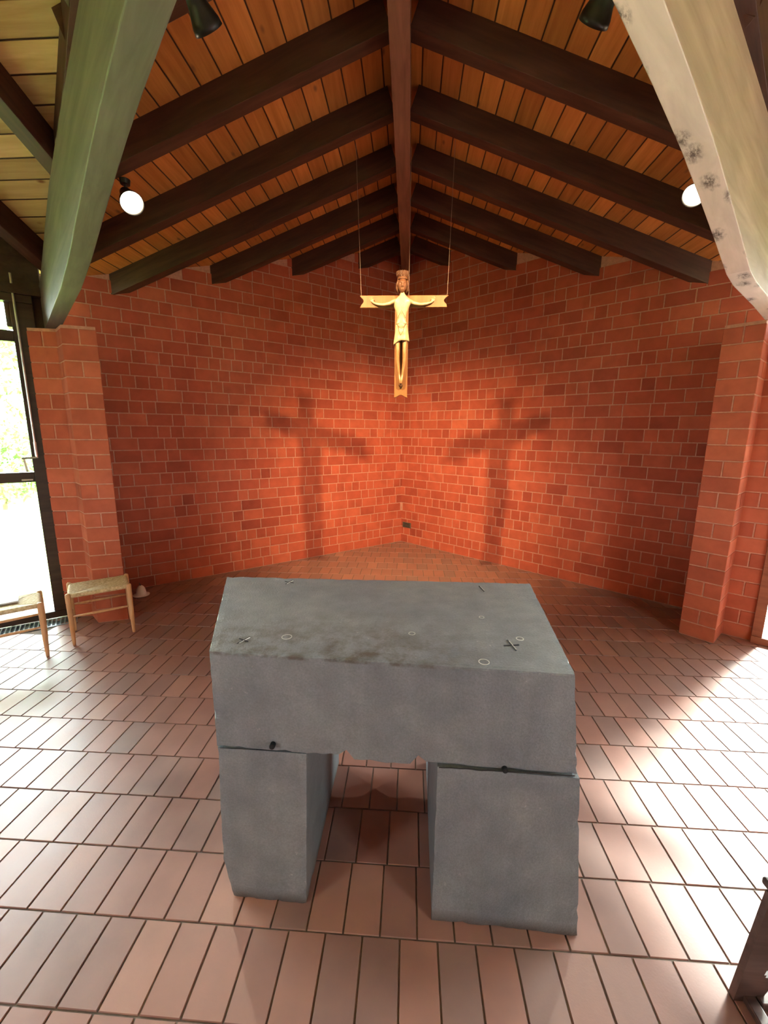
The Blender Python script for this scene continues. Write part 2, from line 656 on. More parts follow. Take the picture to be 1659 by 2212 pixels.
def brick_face(mb, p0, p1, z0, ztop, mode, rng, n_out, mi_b=0):
    """bricks laid on the vertical plane p0-p1, standing 4 mm proud of the mortar towards n_out"""
    p0, p1 = Vector((*p0, 0)), Vector((*p1, 0))
    L = (p1 - p0).length
    u = (p1 - p0) / L
    n = Vector((n_out[0], n_out[1], 0)).normalized()
    n = (n - u * n.dot(u)).normalized()
    zt = ztop if callable(ztop) else (lambda x, y: ztop)
    zmax = max(zt(*(p0 + u * L * k / 20).xy) for k in range(21))
    rows = int((zmax - z0) / COURSE) + 1
    for j in range(rows):
        za, zb = z0 + j * COURSE + 0.005, z0 + (j + 1) * COURSE - 0.005
        spans = []
        if mode == 'pillar':
            k = max(1, round(L / 0.245))
            full = L / k
            if j % 2 == 0:
                spans = [(i * full, (i + 1) * full) for i in range(k)]
            else:
                spans = [(i * full / 2, (i + 1) * full / 2) for i in range(2 * k)]
        elif mode == 'stretcher_edge':
            x = -0.125 if j % 2 else 0.0
            while x < L:
                spans.append((max(0, x), min(L, x + 0.25)))
                x += 0.25
        else:
            x = -rng.uniform(0, 0.24)
            head = 0.72 if j % 2 else 0.12
            while x < L:
                w = 0.125 if rng.random() < head else 0.25
                a, c = max(0, x), min(L, x + w)
                if c - a > 0.03:
                    spans.append((a, c))
                x += w
        for a, c in spans:
            a2, c2 = a + (0.005 if a > 0 else -0.004), c - (0.005 if c < L else -0.004)
            mid = p0 + u * (a2 + c2) / 2
            if zb > zt(mid.x, mid.y) + 0.03:
                continue
            t = min(1, max(0, rng.gauss(0.5, 0.20)))
            jit = rng.uniform(-0.0015, 0.0015)
            d = 0.0045 + jit
            A, B = p0 + u * a2, p0 + u * c2
            e = 0.003
            f = [A + Vector((0, 0, za)), B + Vector((0, 0, za)), B + Vector((0, 0, zb)), A + Vector((0, 0, zb))]
            A3, B3 = A + u * e, B - u * e
            g = [A3 + n * d + Vector((0, 0, za + e)), B3 + n * d + Vector((0, 0, za + e)), B3 + n * d + Vector((0, 0, zb - e)), A3 + n * d + Vector((0, 0, zb - e))]
            flip = (u.cross(Vector((0, 0, 1)))).dot(n) < 0
            q = lambda pts: mb.face(pts[::-1] if flip else pts, mi_b, t)
            q(g)
            for i in range(4):
                k = (i + 1) % 4
                q([f[i], f[k], g[k], g[i]])


# ------------------------------------------------------------------ floor
def inside(x, y, poly):
    c = False
    for i in range(len(poly)):
        (x1, y1), (x2, y2) = poly[i], poly[i - 1]
        if (y1 > y) != (y2 > y) and x < (x2 - x1) * (y - y1) / (y2 - y1) + x1:
            c = not c
    return c


ROOM = [(NC[0], NC[1] + 0.15), (-3.75, 3.85), (-6.9, 0.78), (-0.1, -5.1), (6.65, 0.78), (3.5, 3.85)]
GR_IN = 0.02
gu = (Vector((*WIN_L1, 0)) - Vector((*WIN_L0, 0))).normalized()
gn = Vector((-gu.y, gu.x, 0))
if gn.y > 0:
    gn = -gn
gp0 = Vector((*WIN_L0, 0)) + gu * (-0.015) + gn * GR_IN
GRILLE = [gp0, gp0 + gu * 4.3, gp0 + gu * 4.3 + gn * 0.19, gp0 + gn * 0.19]
GR_POLY = [(p.x, p.y) for p in GRILLE]

TL, TW, TY0 = 0.25, 0.130, 1.1597
mb = MB()
rng = random.Random(3)
known = {-1: 0.1263, 0: 0.0568, 2: 0.1002}
for j in range(-26, 23):
    ya, yb = TY0 + j * TL, TY0 + (j + 1) * TL
    off = known.get(j, (j % 2) * 0.065 + rng.uniform(-0.012, 0.012))
    for i in range(-54, 54):
        xa = off + i * TW
        if not inside(xa + TW / 2, ya + TL / 2, ROOM):
            if not any(inside(xx, yy, ROOM) for xx in (xa, xa + TW) for yy in (ya, yb)):
                continue
        if inside(xa + TW / 2, (ya + yb) / 2, GR_POLY):
            continue
        g = 0.0024
        e = 0.0020
        t = min(1, max(0, rng.gauss(0.5, 0.25)))
        dz = rng.uniform(-0.0008, 0.0004)
        x0, x1, y0, y1 = xa + g, xa + TW - g, ya + g, yb - g
        lo = [(x0, y0, -0.006), (x1, y0, -0.006), (x1, y1, -0.006), (x0, y1, -0.006)]
        hi = [(x0 + e, y0 + e, dz), (x1 - e, y0 + e, dz), (x1 - e, y1 - e, dz), (x0 + e, y1 - e, dz)]
        mb.face(hi, 0, t)
        for k in range(4):
            mb.face([lo[k], lo[(k + 1) % 4], hi[(k + 1) % 4], hi[k]], 0, t)
mb.prism(ROOM, -0.12, -0.0045, 1)
struct(mb.build('floor', [M['tile'], M['grout']]))

# ------------------------------------------------------------------ ceiling
mb = MB()
ctr = (CX, CY)
EXT = 3.5
Np, Wp, Ep, Sp = (CX, 6.95), (-7.0, CY), (6.75, CY), (CX, -5.3)
Vp = [(CX - EXT, CY + EXT), (CX + EXT, CY + EXT), (CX + EXT, CY - EXT), (CX - EXT, CY - EXT)]
sl = math.sqrt(1 + PITCH ** 2)


def roof_tri(a, b, c, axis):
    """axis 'x': slope falls along x, boards run along y"""
    def P(p):
        d = abs(p[0] - CX) if axis == 'x' else abs(p[1] - CY)
        return (p[0], p[1], 4.28 - PITCH * d)

    def U(p):
        if axis == 'x':
            return ((p[0] - CX) * sl + 50 * 0.146, p[1])
        return ((p[1] - CY) * sl + 50 * 0.146, p[0])
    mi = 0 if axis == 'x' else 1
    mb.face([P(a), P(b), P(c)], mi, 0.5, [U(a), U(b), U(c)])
    up = [(x, y, z + 0.12) for x, y, z in (P(a), P(b), P(c))]
    mb.face(up[::-1], mi, 0.5, [U(c), U(b), U(a)])


roof_tri(ctr, Vp[0], Np, 'x')
roof_tri(ctr, Np, Vp[1], 'x')
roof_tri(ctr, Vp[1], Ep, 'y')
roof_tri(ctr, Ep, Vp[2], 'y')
roof_tri(ctr, Vp[2], Sp, 'x')
roof_tri(ctr, Sp, Vp[3], 'x')
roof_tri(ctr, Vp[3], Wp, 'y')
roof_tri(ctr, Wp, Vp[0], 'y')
struct(mb.build('ceiling', [M['boards'], M['daylit_boards']]))


# ------------------------------------------------------------------ brick walls
def solid_wall(name, p0, p1, z0, ztop, mode, n_in, seed, thick=0.22):
    rng = random.Random(seed)
    mb = MB()
    brick_face(mb, p0, p1, z0, ztop, mode, rng, n_in)
    a, b = Vector((*p0, 0)), Vector((*p1, 0))
    u = (b - a).normalized()
    n = Vector((*n_in, 0))
    n = (n - u * n.dot(u)).normalized()
    K = 16
    zt = ztop if callable(ztop) else (lambda x, y: ztop)
    for k in range(K):
        q0, q1 = a + (b - a) * k / K, a + (b - a) * (k + 1) / K
        poly = [q0.xy, q1.xy, (q1 - n * thick).xy, (q0 - n * thick).xy]
        mb.prism([tuple(p) for p in poly], z0, lambda x, y: zt(x, y) + 0.02, 1)
    return struct(mb.build(name, [M['brick'], M['mortar']]))


solid_wall('wall_left', NC, WL_END, 0, zroof, 'wild', (0.6, -0.8), 11)
solid_wall('wall_right', NC, WR_END, 0, zroof, 'wild', (-0.6, -0.8), 12)


def low_wall(name, p0, p1, n_in, seed):
    """back walls: brick parapet, piers and a boarded head around a long window"""
    rng = random.Random(seed)
    mb = MB()
    a, b = Vector((*p0, 0)), Vector((*p1, 0))
    L = (b - a).length
    u = (b - a) / L
    n = Vector((*n_in, 0))
    n = (n - u * n.dot(u)).normalized()
    brick_face(mb, p0, p1, 0, 0.88, 'wild', rng, n_in)

    def seg(s0, s1, z0, z1, mi, th=0.2):
        q0, q1 = a + u * s0, a + u * s1
        mb.prism([tuple(q0.xy), tuple(q1.xy), tuple((q1 - n * th).xy), tuple((q0 - n * th).xy)], z0, z1, mi)
    seg(0, L, 0, 0.88, 1)
    K = 16
    for k in range(K):
        seg(L * k / K, L * (k + 1) / K, 2.62, lambda x, y: zroof(x, y) + 0.02, 2)
    for s, e_ in ((0, BACKW[0]), (BACKW[1], L)):
        w = e_ - s
        q0, q1 = a + u * s, a + u * (s + w)
        brick_face(mb, tuple(q0.xy), tuple(q1.xy), 0.885, 2.61, 'wild', rng, n_in)
        seg(s, s + w, 0.88, 2.62, 1)
    o = struct(mb.build(name, [M['brick'], M['mortar'], M['stain']]))
    return o


low_wall('wall_back_left', WIN_L1, SCOR, (0.6, 0.8), 13)
low_wall('wall_back_right', WIN_R1, SCOR, (-0.6, 0.8), 14)


# ------------------------------------------------------------------ pillars
def pillar(poly, faces, n_c, label, seed, ztop=2.55):
    rng = random.Random(seed)
    base = poly[0]
    root = empty('brick_pillar', (base[0], base[1], 0))
    tag(root, label, 'pillar', 'brick pillars carrying the laminated beams')
    mb = MB()
    cx = sum(p[0] for p in poly) / len(poly)
    cy = sum(p[1] for p in poly) / len(poly)
    for (a, b, mode) in faces:
        pa, pb = poly[a], poly[b]
        nn = (pb[1] - pa[1], -(pb[0] - pa[0]))
        mid = ((pa[0] + pb[0]) / 2 - cx, (pa[1] + pb[1]) / 2 - cy)
        if nn[0] * mid[0] + nn[1] * mid[1] < 0:
            nn = (-nn[0], -nn[1])
        brick_face(mb, pa, pb, 0, ztop - 0.005, mode, rng, nn)
    mb.prism(poly, 0.0, ztop, 1)
    mb.build('shaft', [M['pillar_brick'], M['mortar']], root, local=Matrix.Translation((base[0], base[1], 0)))
    bpy.context.view_layer.update()
    for c in root.children:
        c.matrix_parent_inverse = Matrix()
        c.matrix_local = Matrix()
    return root


PL = [(-2.80, 3.41), (-2.58, 3.50), (-2.96, 4.02), (-3.46, 3.86), (-3.17, 3.50), (-2.957, 3.545)]
pillar(PL, [(0, 1, 'pillar'), (5, 0, 'stretcher_edge'), (4, 5, 'pillar'), (3, 4, 'stretcher_edge')], None,
       'square-stepped red brick pillar behind the rush stools at the left window', 21)
PR = [(2.407, 3.607), (2.573, 3.428), (2.773, 3.625), (2.926, 3.502), (3.12, 3.84), (2.85, 4.06)]
pillar(PR, [(0, 1, 'pillar'), (1, 2, 'stretcher_edge'), (2, 3, 'pillar'), (3, 4, 'stretcher_edge')], None,
       'square-stepped orange red brick pillar on the right beside the glaring daylight', 22)


# ------------------------------------------------------------------ laminated beams
def glulam(near_bot, far_off, tops, label, mat_side, mat_under, mirror=False):
    """near_bot: list of (x,y,z) along the camera-side bottom edge; tops: matching z; far_off: horizontal vector to the far side"""
    xs = near_bot
    o0 = Vector(xs[0])
    d = Vector((xs[-1][0] - xs[0][0], xs[-1][1] - xs[0][1], 0)).normalized()
    w = Vector((0, 0, 1)).cross(d)
    loc = Matrix((d, w, Vector((0, 0, 1)))).transposed().to_4x4()
    loc.translation = o0
    mb = MB()
    off = Vector(far_off)
    n = len(xs)
    ring = []
    for (x, y, z), t in zip(xs, tops):
        ring.append([Vector((x, y, z)), Vector((x, y, z)) + off, Vector((x, y, t)) + off, Vector((x, y, t))])
    for i in range(n - 1):
        a, b = ring[i], ring[i + 1]
        mb.face([a[0], b[0], b[1], a[1]], 1)   # underside
        mb.face([a[1], b[1], b[2], a[2]], 0)
        mb.face([a[2], b[2], b[3], a[3]], 0)
        mb.face([a[3], b[3], b[0], a[0]], 0)
    mb.face(ring[0], 0)
    mb.face(ring[-1][::-1], 0)
    o = mb.build('laminated_beam', [mat_side, mat_under], local=loc)
    bm = bmesh.new()
    bm.from_mesh(o.data)
    bmesh.ops.remove_doubles(bm, verts=bm.verts, dist=1e-4)
    bmesh.ops.recalc_face_normals(bm, faces=bm.faces)
    bm.to_mesh(o.data)
    bm.free()
    md = o.modifiers.new('bevel', 'BEVEL')
    md.width = 0.004
    md.segments = 2
    md.limit_method = 'ANGLE'
    md.angle_limit = 0.6
    tag(o, label, 'beam', 'laminated beams rising from the pillars to the crossing')
    return o


c_l = 0.50
lb = [(-3.17, 2.555), (-2.9, 2.56), (-2.09, 2.57), (-1.77, 2.61), (-1.53, 2.665), (-1.287, 2.715), (-1.1, 2.75), (-0.93, 2.77), (-0.749, 2.784), (-0.45, 2.80), (-0.16, 2.81)]
lt = [2.90, 2.925, 3.10, 3.12, 3.13, 3.13, 3.13, 3.12, 3.10, 3.10, 3.10]
glulam([(x, c_l - x + 0.0, z) for x, z in lb], (0.07, 0.07, 0), lt,
       'grey green laminated beam rising from the left brick pillar', M['glulam'], M['glulam'])
c_r = 0.737
rb = [(2.66, 2.553), (2.3, 2.556), (1.86, 2.545), (1.73, 2.56), (1.50, 2.64), (1.27, 2.715), (1.07, 2.775), (0.83, 2.825), (0.58, 2.865), (0.3, 2.88), (-0.04, 2.88)]
rt = [3.06, 3.12, 3.19, 3.195, 3.197, 3.197, 3.197, 3.195, 3.19, 3.19, 3.19]
glulam([(x, c_r + x, z) for x, z in rb], (-0.07, 0.07, 0), rt,
       'pale knotty laminated beam rising from the right brick pillar', M['glulam_light'], M['birch'])


# ------------------------------------------------------------------ rafters and ridge
def sloped(name, p0, p1, width, height, mat, side):
    """beam whose underside centre line runs p0->p1 (3D)"""
    p0, p1 = Vector(p0), Vector(p1)
    d = (p1 - p0)
    L = d.length
    d.normalize()
    w = Vector((0, 0, 1)).cross(d).normalized()
    up = d.cross(w)
    loc = Matrix((d, w, up)).transposed().to_4x4()
    loc.translation = p0
    mb = MB()
    hw = width / 2
    # plumb-cut ends so that the beam fills to the boards
    mb.hexa([Vector(p) for p in ((0, -hw, 0), (L, -hw, 0), (L, hw, 0), (0, hw, 0), (0, -hw, height), (L, -hw, height), (L, hw, height), (0, hw, height))])
    mb.v = [tuple(loc @ Vector(p)) for p in mb.v]
    return mb.build(name, mat, local=loc, bevel=0.003)


ordn = ['nearest the far corner', 'second from the far corner', 'third from the far corner', 'fourth from the far corner', 'fifth from the far corner', 'sixth from the far corner', 'seventh from the far corner']
RY = [6.12, 5.52, 4.92, 4.32, 3.68, 3.02, 2.34]
RH = 0.19 * math.cos(math.atan(PITCH)) + 0.01
for side, nm in ((-1, 'left'), (1, 'right')):
    for k, y in enumerate(RY):
        x0 = CX + side * 0.055
        # to wall or valley
        if side < 0:
            u = (WL_END[0] - NC[0]) / (WL_END[1] - NC[1])
        else:
            u = (WR_END[0] - NC[0]) / (WR_END[1] - NC[1])
        xw = NC[0] + (y - 0.06 * 0 - NC[1]) * u + side * 0.10
        xv = CX + side * (y - CY)
        x1 = max(xw, xv) if side < 0 else min(xw, xv)
        o = sloped('rafter', (x0, y, 4.09 - PITCH * abs(x0 - CX)), (x1, y, 4.09 - PITCH * abs(x1 - CX)), 0.10, RH, M['rafter'], side)
        tag(o, f'dark brown rafter on the {nm} gable slope, {ordn[k]}', 'rafter', 'rafters of the far gable roof')
for side, nm, xs in ((-1, 'left', (-1.50, -2.25, -3.045)), (1, 'right', (1.30, 2.05, 2.85))):
    for k, x in enumerate(xs):
        y0 = CY + 0.05
        y1 = CY + abs(x - CX) + 0.02
        o = sloped('rafter', (x, y0, 4.09 - PITCH * 0.05), (x, y1, 4.09 - PITCH * (y1 - CY)), 0.10, RH, M['rafter'], side)
        where = ['closest to the crossing', 'midway out', 'closest to the window wall'][k]
        tag(o, f'dark rafter of the {nm} side wing roof, {where}', 'rafter', 'rafters of the side wings')

o = sloped('ridge_beam', (CX, CY, 3.90), (CX, NC[1] - 0.02, 3.90), 0.12, 0.33, M['ridge'], 0)
tag(o, 'brown ridge beam running along the roof peak above the crucifix', 'beam')
# valley boards hidden above the laminated beams
for side, nm in ((-1, 'left'), (1, 'right')):
    a = (CX + side * 0.1, CY + 0.1, 4.09 - PITCH * 0.1)
    e = 3.05
    b = (CX + side * e, CY + e, 4.09 - PITCH * e)
    o = sloped('valley_rafter', a, b, 0.09, RH, M['rafter'], 0)
    tag(o, f'dark valley rafter above the {nm} laminated beam where the roof slopes meet', 'rafter')


# ------------------------------------------------------------------ windows
def window(name, p0, p1, z0, z1, divs, bars, mat_f, n_in, jamb=0.10, fr=0.075, head=True, label=None):
    """full-height glazing with mullions at divs (m from p0) and transoms at heights bars"""
    loc = line_frame(p0, p1)
    L = (Vector(p1) - Vector(p0)).length
    wy = loc.to_3x3() @ Vector((0, 1, 0))
    s = 1 if wy.dot(Vector((*n_in, 0))) > 0 else -1     # local y direction into the room
    root = empty(name)
    root.matrix_world = loc
    struct(root)
    bpy.context.view_layer.update()

    def part(nm, m_, mt, bevel=0.004):
        o = m_.build(nm, mt, bevel=bevel)
        o.parent = root
        return o
    d = 0.07
    m1 = MB()
    m1.box((L / 2, 0, z0 + 0.03), (L, d + 0.03, 0.06))
    m1.box((L / 2, 0, z1 - 0.03), (L, d + 0.03, 0.06))
    m1.box((jamb / 2, 0, (z0 + z1) / 2), (jamb, d, z1 - z0 - 0.12))
    m1.box((L - jamb / 2, 0, (z0 + z1) / 2), (jamb, d, z1 - z0 - 0.12))
    for x in divs:
        m1.box((x, 0, (z0 + z1) / 2), (fr, d, z1 - z0 - 0.12))
    part('window_frame', m1, mat_f)
    edges = [jamb] + list(divs) + [L - jamb]
    for i in range(len(edges) - 1):
        a = edges[i] + (fr / 2 if i else 0)
        b = edges[i + 1] - (fr / 2 if i < len(edges) - 2 else 0)
        zs = [z0 + 0.06] + list(bars) + [z1 - 0.06]
        tb = MB()
        for k, z in enumerate(bars):
            tb.box(((a + b) / 2, 0, z), (b - a, d - 0.01, 0.085))
        if bars:
            part('transom', tb, mat_f)
        for k in range(len(zs) - 1):
            za = zs[k] + (0.0425 if k else 0)
            zb = zs[k + 1] - (0.0425 if k < len(zs) - 2 else 0)
            g = MB()
            g.box(((a + b) / 2, 0, (za + zb) / 2), (b - a, 0.006, zb - za))
            part('pane', g, M['glass'], 0)
    return root, loc, s, part


nL = (0.6, -0.8)
LW = (Vector(WIN_L1) - Vector(WIN_L0)).length
win, locw, sgn, part = window('window_1', WIN_L0, WIN_L1, 0.02, 2.80, [1.20, 2.30, 3.40], [1.32, 2.475], M['stain'], nL, jamb=0.15)
# opener rod, lever and latch on the first stile
rm = MB()
yi = sgn * 0.055
rm.tube([(0.115, yi, 2.95), (0.115, yi, 1.49)], 0.009, 10)
rm.tube([(0.115, yi, 1.62), (0.115, yi, 1.50)], 0.013, 10)
part('opener_rod', rm, M['metal'], 0)
rm = MB()
rm.tube([(0.105, yi, 1.49), (0.215, yi + sgn * 0.02, 1.485)], 0.009, 10)
rm.tube([(0.200, yi + sgn * 0.01, 1.48), (0.190, yi, 1.37)], 0.008, 10)
part('lever_handle', rm, M['metal'], 0)
rm = MB()
rm.box((0.20, sgn * 0.045, 1.30), (0.075, 0.012, 0.012))
part('latch', rm, M['metal'], 0.001)
# sealing head above the window
def head_panel(name, p0, p1, z0, n_in, mat):
    loc = line_frame(p0, p1)
    mb = MB()
    L = (Vector(p1) - Vector(p0)).length
    a, b = Vector((*p0, 0)), Vector((*p1, 0))
    n = Vector((*n_in, 0)).normalized()
    K = 12
    for k in range(K):
        q0, q1 = a + (b - a) * k / K, a + (b - a) * (k + 1) / K
        poly = [tuple(q.xy) for q in (q0, q1, q1 - n * 0.12, q0 - n * 0.12)]
        mb.prism(poly, z0, lambda x, y: zroof(x, y) + 0.02)
    q = [tuple(v.xy) for v in (a + n * 0.07, b + n * 0.07, b - n * 0.10, a - n * 0.10)]
    mb.prism(q, z0, z0 + 0.07)
    return struct(mb.build(name, mat))


head_panel('trim_1', (-3.10, 3.61), WIN_L1, 2.80, nL, M['stain'])
win2, locw2, sg2, part2 = window('window_2', WIN_R0, WIN_R1, 0.0, 2.80, [1.2, 2.4, 3.5], [2.3], M['doorwood'], (-0.6, -0.8), jamb=0.07)
mb = MB()
mb.prism([(-3.30, 3.46), (-3.02, 3.69), (-3.10, 3.79), (-3.38, 3.56)], 2.551, 2.80)
struct(mb.build('trim_3', M['stain']))
head_panel('trim_2', (2.85, 3.57), WIN_R1, 2.80, (-0.6, -0.8), M['stain'])
def sub(p0, p1, s):
    v = Vector(p1) - Vector(p0)
    return tuple(Vector(p0) + v.normalized() * s)
for i, (p0, nn) in enumerate(((WIN_L1, (0.6, 0.8)), (WIN_R1, (-0.6, 0.8)))):
    L = (Vector(SCOR) - Vector(p0)).length
    for s0, s1 in (BACKW,):
        window(f'window_{3 + i}', sub(p0, SCOR, s0), sub(p0, SCOR, s1), 0.88, 2.62, [(s1 - s0) / 2], [], M['stain'], nn, jamb=0.07)

# ------------------------------------------------------------------ floor grille
gloc = line_frame(tuple(gp0.xy), tuple((gp0 + gu).xy))
s_in = 1 if (gloc.to_3x3() @ Vector((0, 1, 0))).dot(gn) > 0 else -1
gr = empty('floor_grille')
gr.matrix_world = gloc
tag(gr, 'long blue grey slatted convector grille in the floor under the left window', 'grille')
g1 = MB()
g1.box((2.15, s_in * 0.095, -0.0035), (4.3, 0.19, 0.003))
o = g1.build('trough', M['trough'])
o.parent = gr
g1 = MB()
for yy in (0.004, 0.186):
    g1.box((2.15, s_in * yy, 0.001), (4.3, 0.008, 0.008))
for xx in (0.004, 4.296):
    g1.box((xx, s_in * 0.095, 0.001), (0.008, 0.174, 0.008))
o = g1.build('border', M['slat'])
o.parent = gr
g1 = MB()
x = 0.03
while x < 4.28:
    g1.box((x, s_in * 0.095, 0.001), (0.010, 0.174, 0.007))
    x += 0.032
o = g1.build('slats', M['slat'])
o.parent = gr

# ------------------------------------------------------------------ altar
AZ = 1.0


def rough_block(rings, name, parent, seed, cuts=26, amp=0.0016, chip=0.009):
    """rings: 8 corners (bottom 4 ccw, top 4). Subdivided and roughened stone block"""
    bm = bmesh.new()
    vs = [bm.verts.new(p) for p in rings]
    for q in ((3, 2, 1, 0), (4, 5, 6, 7), (0, 1, 5, 4), (1, 2, 6, 5), (2, 3, 7, 6), (3, 0, 4, 7)):
        bm.faces.new([vs[i] for i in q])
    bmesh.ops.subdivide_edges(bm, edges=bm.edges[:], cuts=cuts, use_grid_fill=True)
    bm.normal_update()
    hard = {}
    for v in bm.verts:
        ns = [f.normal for f in v.link_faces]
        sharp = any(ns[0].dot(n) < 0.7 for n in ns)
        hard[v] = sharp
    for v in bm.verts:
        p = v.co.copy()
        n1 = mnoise.noise(p * 6 + Vector((seed, 0, 0)))
        n2 = mnoise.noise(p * 24 + Vector((0, seed, 0)))
        dd = amp * (0.6 * n1 + 0.6 * n2)
        if hard[v]:
            ch = max(0.0, mnoise.noise(p * 30 + Vector((3, seed, 1))) - 0.05)
            dd -= chip * ch + 0.0015
        v.co += v.normal * dd
    return bm


altar = empty('stone_altar', (0, 0, 0))
tag(altar, 'massive grey basalt block altar standing on two stone legs in the middle', 'altar')
# top slab : front edge corners and back corners
FL, FR = (-0.662, 1.262), (0.522, 1.212)
BL, BR = (-0.918, 1.989), (0.604, 2.011)
zb = 0.645
# slab bottom footprint slightly wider
sFL, sFR = (-0.655, 1.252), (0.560, 1.212)
ring = [(*sFL, zb), (*sFR, zb), (BR[0] + 0.01, BR[1], zb), (BL[0], BL[1], zb), (*FL, AZ), (*FR, AZ), (*BR, AZ), (*BL, AZ)]
bm = rough_block(ring, 'slab', altar, 5, cuts=44)
# broken lower edge between the legs, with two notches
for v in bm.verts:
    x, y, z = v.co
    if z < 0.70:
        k = max(0.0, (0.70 - z) / 0.055)
        if -0.34 < x < 0.125:
            e = 0.010 * mnoise.noise(Vector((x * 28, 7, 0))) + 0.012 * (1 if -0.18 < x < 0.03 else 0) * -1
            notch = 0
            for cx_, w_, h_ in ((-0.197, 0.012, 0.022), (0.055, 0.012, 0.034)):
                notch += h_ * math.exp(-((x - cx_) / w_) ** 2) * (1 if y < 1.32 else 0)
            v.co.z += (e + notch) * min(1, k)
me = bpy.data.meshes.new('top_slab')
bm.to_mesh(me)
bm.free()
me.materials.append(M['stone'])
o = bpy.data.objects.new('top_slab', me)
COL.objects.link(o)
o.parent = altar


def leg(x0f, x1f, x0b, x1b, yf0, yf1, yb, seed, z1, topx0, topx1, toe=0.0):
    ring = [(x0f, yf0, 0), (x1f, yf1, 0), (x1b, yb, 0), (x0b, yb, 0),
            (topx0, yf0 - 0.0, z1), (topx1, yf1 - 0.0, z1), (x1b, yb, z1), (x0b, yb, z1)]
    bm = rough_block(ring, 'leg', altar, seed, cuts=22, amp=0.0016)
    if toe:
        for v in bm.verts:   # broken away outer foot corner
            x, y, z = v.co
            if z < 0.16 and x < x0f + 0.12 and y < yf0 + 0.15:
                k = (0.16 - z) / 0.16
                v.co.x += toe * k * max(0, 1 - (x - x0f) / 0.12)
    me = bpy.data.meshes.new('leg')
    bm.to_mesh(me)
    bm.free()
    me.materials.append(M['stone'])
    o = bpy.data.objects.new('leg', me)
    COL.objects.link(o)
    o.parent = altar
    return o


leg(-0.668, -0.352, -0.84, -0.345, 1.252, 1.244, 1.93, 31, 0.641, -0.652, -0.334, toe=0.035)
leg(0.108, 0.618, 0.115, 0.60, 1.222, 1.204, 1.96, 32, 0.638, 0.110, 0.566)
# joint and crack between the slab and the legs
cm = MB()
pts = []
for i in range(26):
    x = 0.115 + (0.55 - 0.115) * i / 25
    pts.append((x, 1.2135 - 0.012 * (x - 0.1), 0.643 + 0.004 * mnoise.noise(Vector((x * 22, 3, 0)))))
cm.tube(pts, 0.0017, 6)
o = cm.build('crack', M['engraved'])
o.parent = altar
o['label'] = 'dark ragged crack'
cm = MB()
cm.tube([(-0.64 + 0.02 * i, 1.2475, 0.643 + 0.0012 * mnoise.noise(Vector((i * 0.7, 1, 0)))) for i in range(15)], 0.0008, 6)
o = cm.build('joint', M['engraved'])
o.parent = altar
o['label'] = 'thin dark joint line'
for (x, z) in ((-0.45, 0.672), (0.329, 0.648)):
    hm = MB()
    hm.lathe([(0.0, -0.003), (0.0085, -0.003), (0.0095, 0.001), (0.0095, 0.02)], (x, 1.234 - 0.028 * (x + 0.45) - 0.003, z), (0, 1, 0), 20)
    o = hm.build('bore_hole', M['hole'], smooth=True)
    o.parent = altar
    o['label'] = 'round black drilled hole'
# engraved crosses
def cross_mark(x, y, l1, l2, a, w=0.004):
    cm = MB()
    for ang, l in ((a, l1), (a + math.pi / 2, l2)):
        if l:
            cm.box((x, y, AZ + 0.0005), (l, w, 0.003), rot=Matrix.Rotation(ang, 3, 'Z'))
    o = cm.build('engraved_cross', M['engraved'])
    o.parent = altar
    o2 = MB()
    o2.box((x + 0.004, y, AZ + 0.0006), (l1 * 0.8, w * 0.6, 0.0034), rot=Matrix.Rotation(a, 3, 'Z'))
    q = o2.build('scratch', M['chalk'])
    q.parent = altar


cross_mark(0.366, 1.378, 0.075, 0.055, 1.75, 0.005)
cross_mark(0.351, 1.916, 0.07, 0.0, 1.75, 0.004)
cross_mark(-0.578, 1.929, 0.06, 0.05, 1.2, 0.004)
cross_mark(-0.575, 1.345, 0.06, 0.045, 1.1, 0.003)
for (x, y, r) in ((0.408, 1.429, 0.013), (0.252, 1.262, 0.017), (0.30, 1.60, 0.010), (0.02, 1.44, 0.012), (-0.43, 1.38, 0.018)):
    rmk = MB()
    rmk.lathe([(r - 0.002, 0.0), (r - 0.002, 0.0012), (r + 0.001, 0.0012), (r + 0.001, 0)], (x, y, AZ), (0, 0, 1), 26)
    o = rmk.build('ring_mark', M['chalk'])
    o.parent = altar

# ------------------------------------------------------------------ crucifix
KX, KY, KZ = -0.080, 3.40, 2.692
S_ = 0.00054
cru = empty('crucifix', (KX, KY, KZ))
cru.scale = (1, 1, 0.955)
tag(cru, 'hanging wooden crucifix with pale crowned figure and notched beam ends', 'crucifix')


def extr(poly, y0, y1, name, mat, parent, bevel=0.003):
    """poly in local x,z ; extruded along y"""
    n = len(poly)
    mb = MB()
    b = [(x, y0, z) for x, z in poly]
    c = [(x, y1, z) for x, z in poly]
    mb.v = b + c
    mb.f = [tuple(range(n)), tuple(range(2 * n - 1, n - 1, -1))] + [(i, i + n, (i + 1) % n + n, (i + 1) % n) for i in range(n)]
    mb.mi = [0] * (n + 2)
    mb.t = [0.5] * (n + 2)
    mb.uv = [None] * (n + 2)
    o = mb.build(name, mat, bevel=0)
    bm = bmesh.new()
    bm.from_mesh(o.data)
    bmesh.ops.recalc_face_normals(bm, faces=bm.faces)
    bm.to_mesh(o.data)
    bm.free()
    if bevel:
        md = o.modifiers.new('bevel', 'BEVEL')
        md.width = bevel
        md.segments = 2
        md.limit_method = 'ANGLE'
    o.parent = parent
    return o


AL, AR, AH = -0.318, 0.350, 0.0455
VW, VB = 0.051, -0.735
poly = []
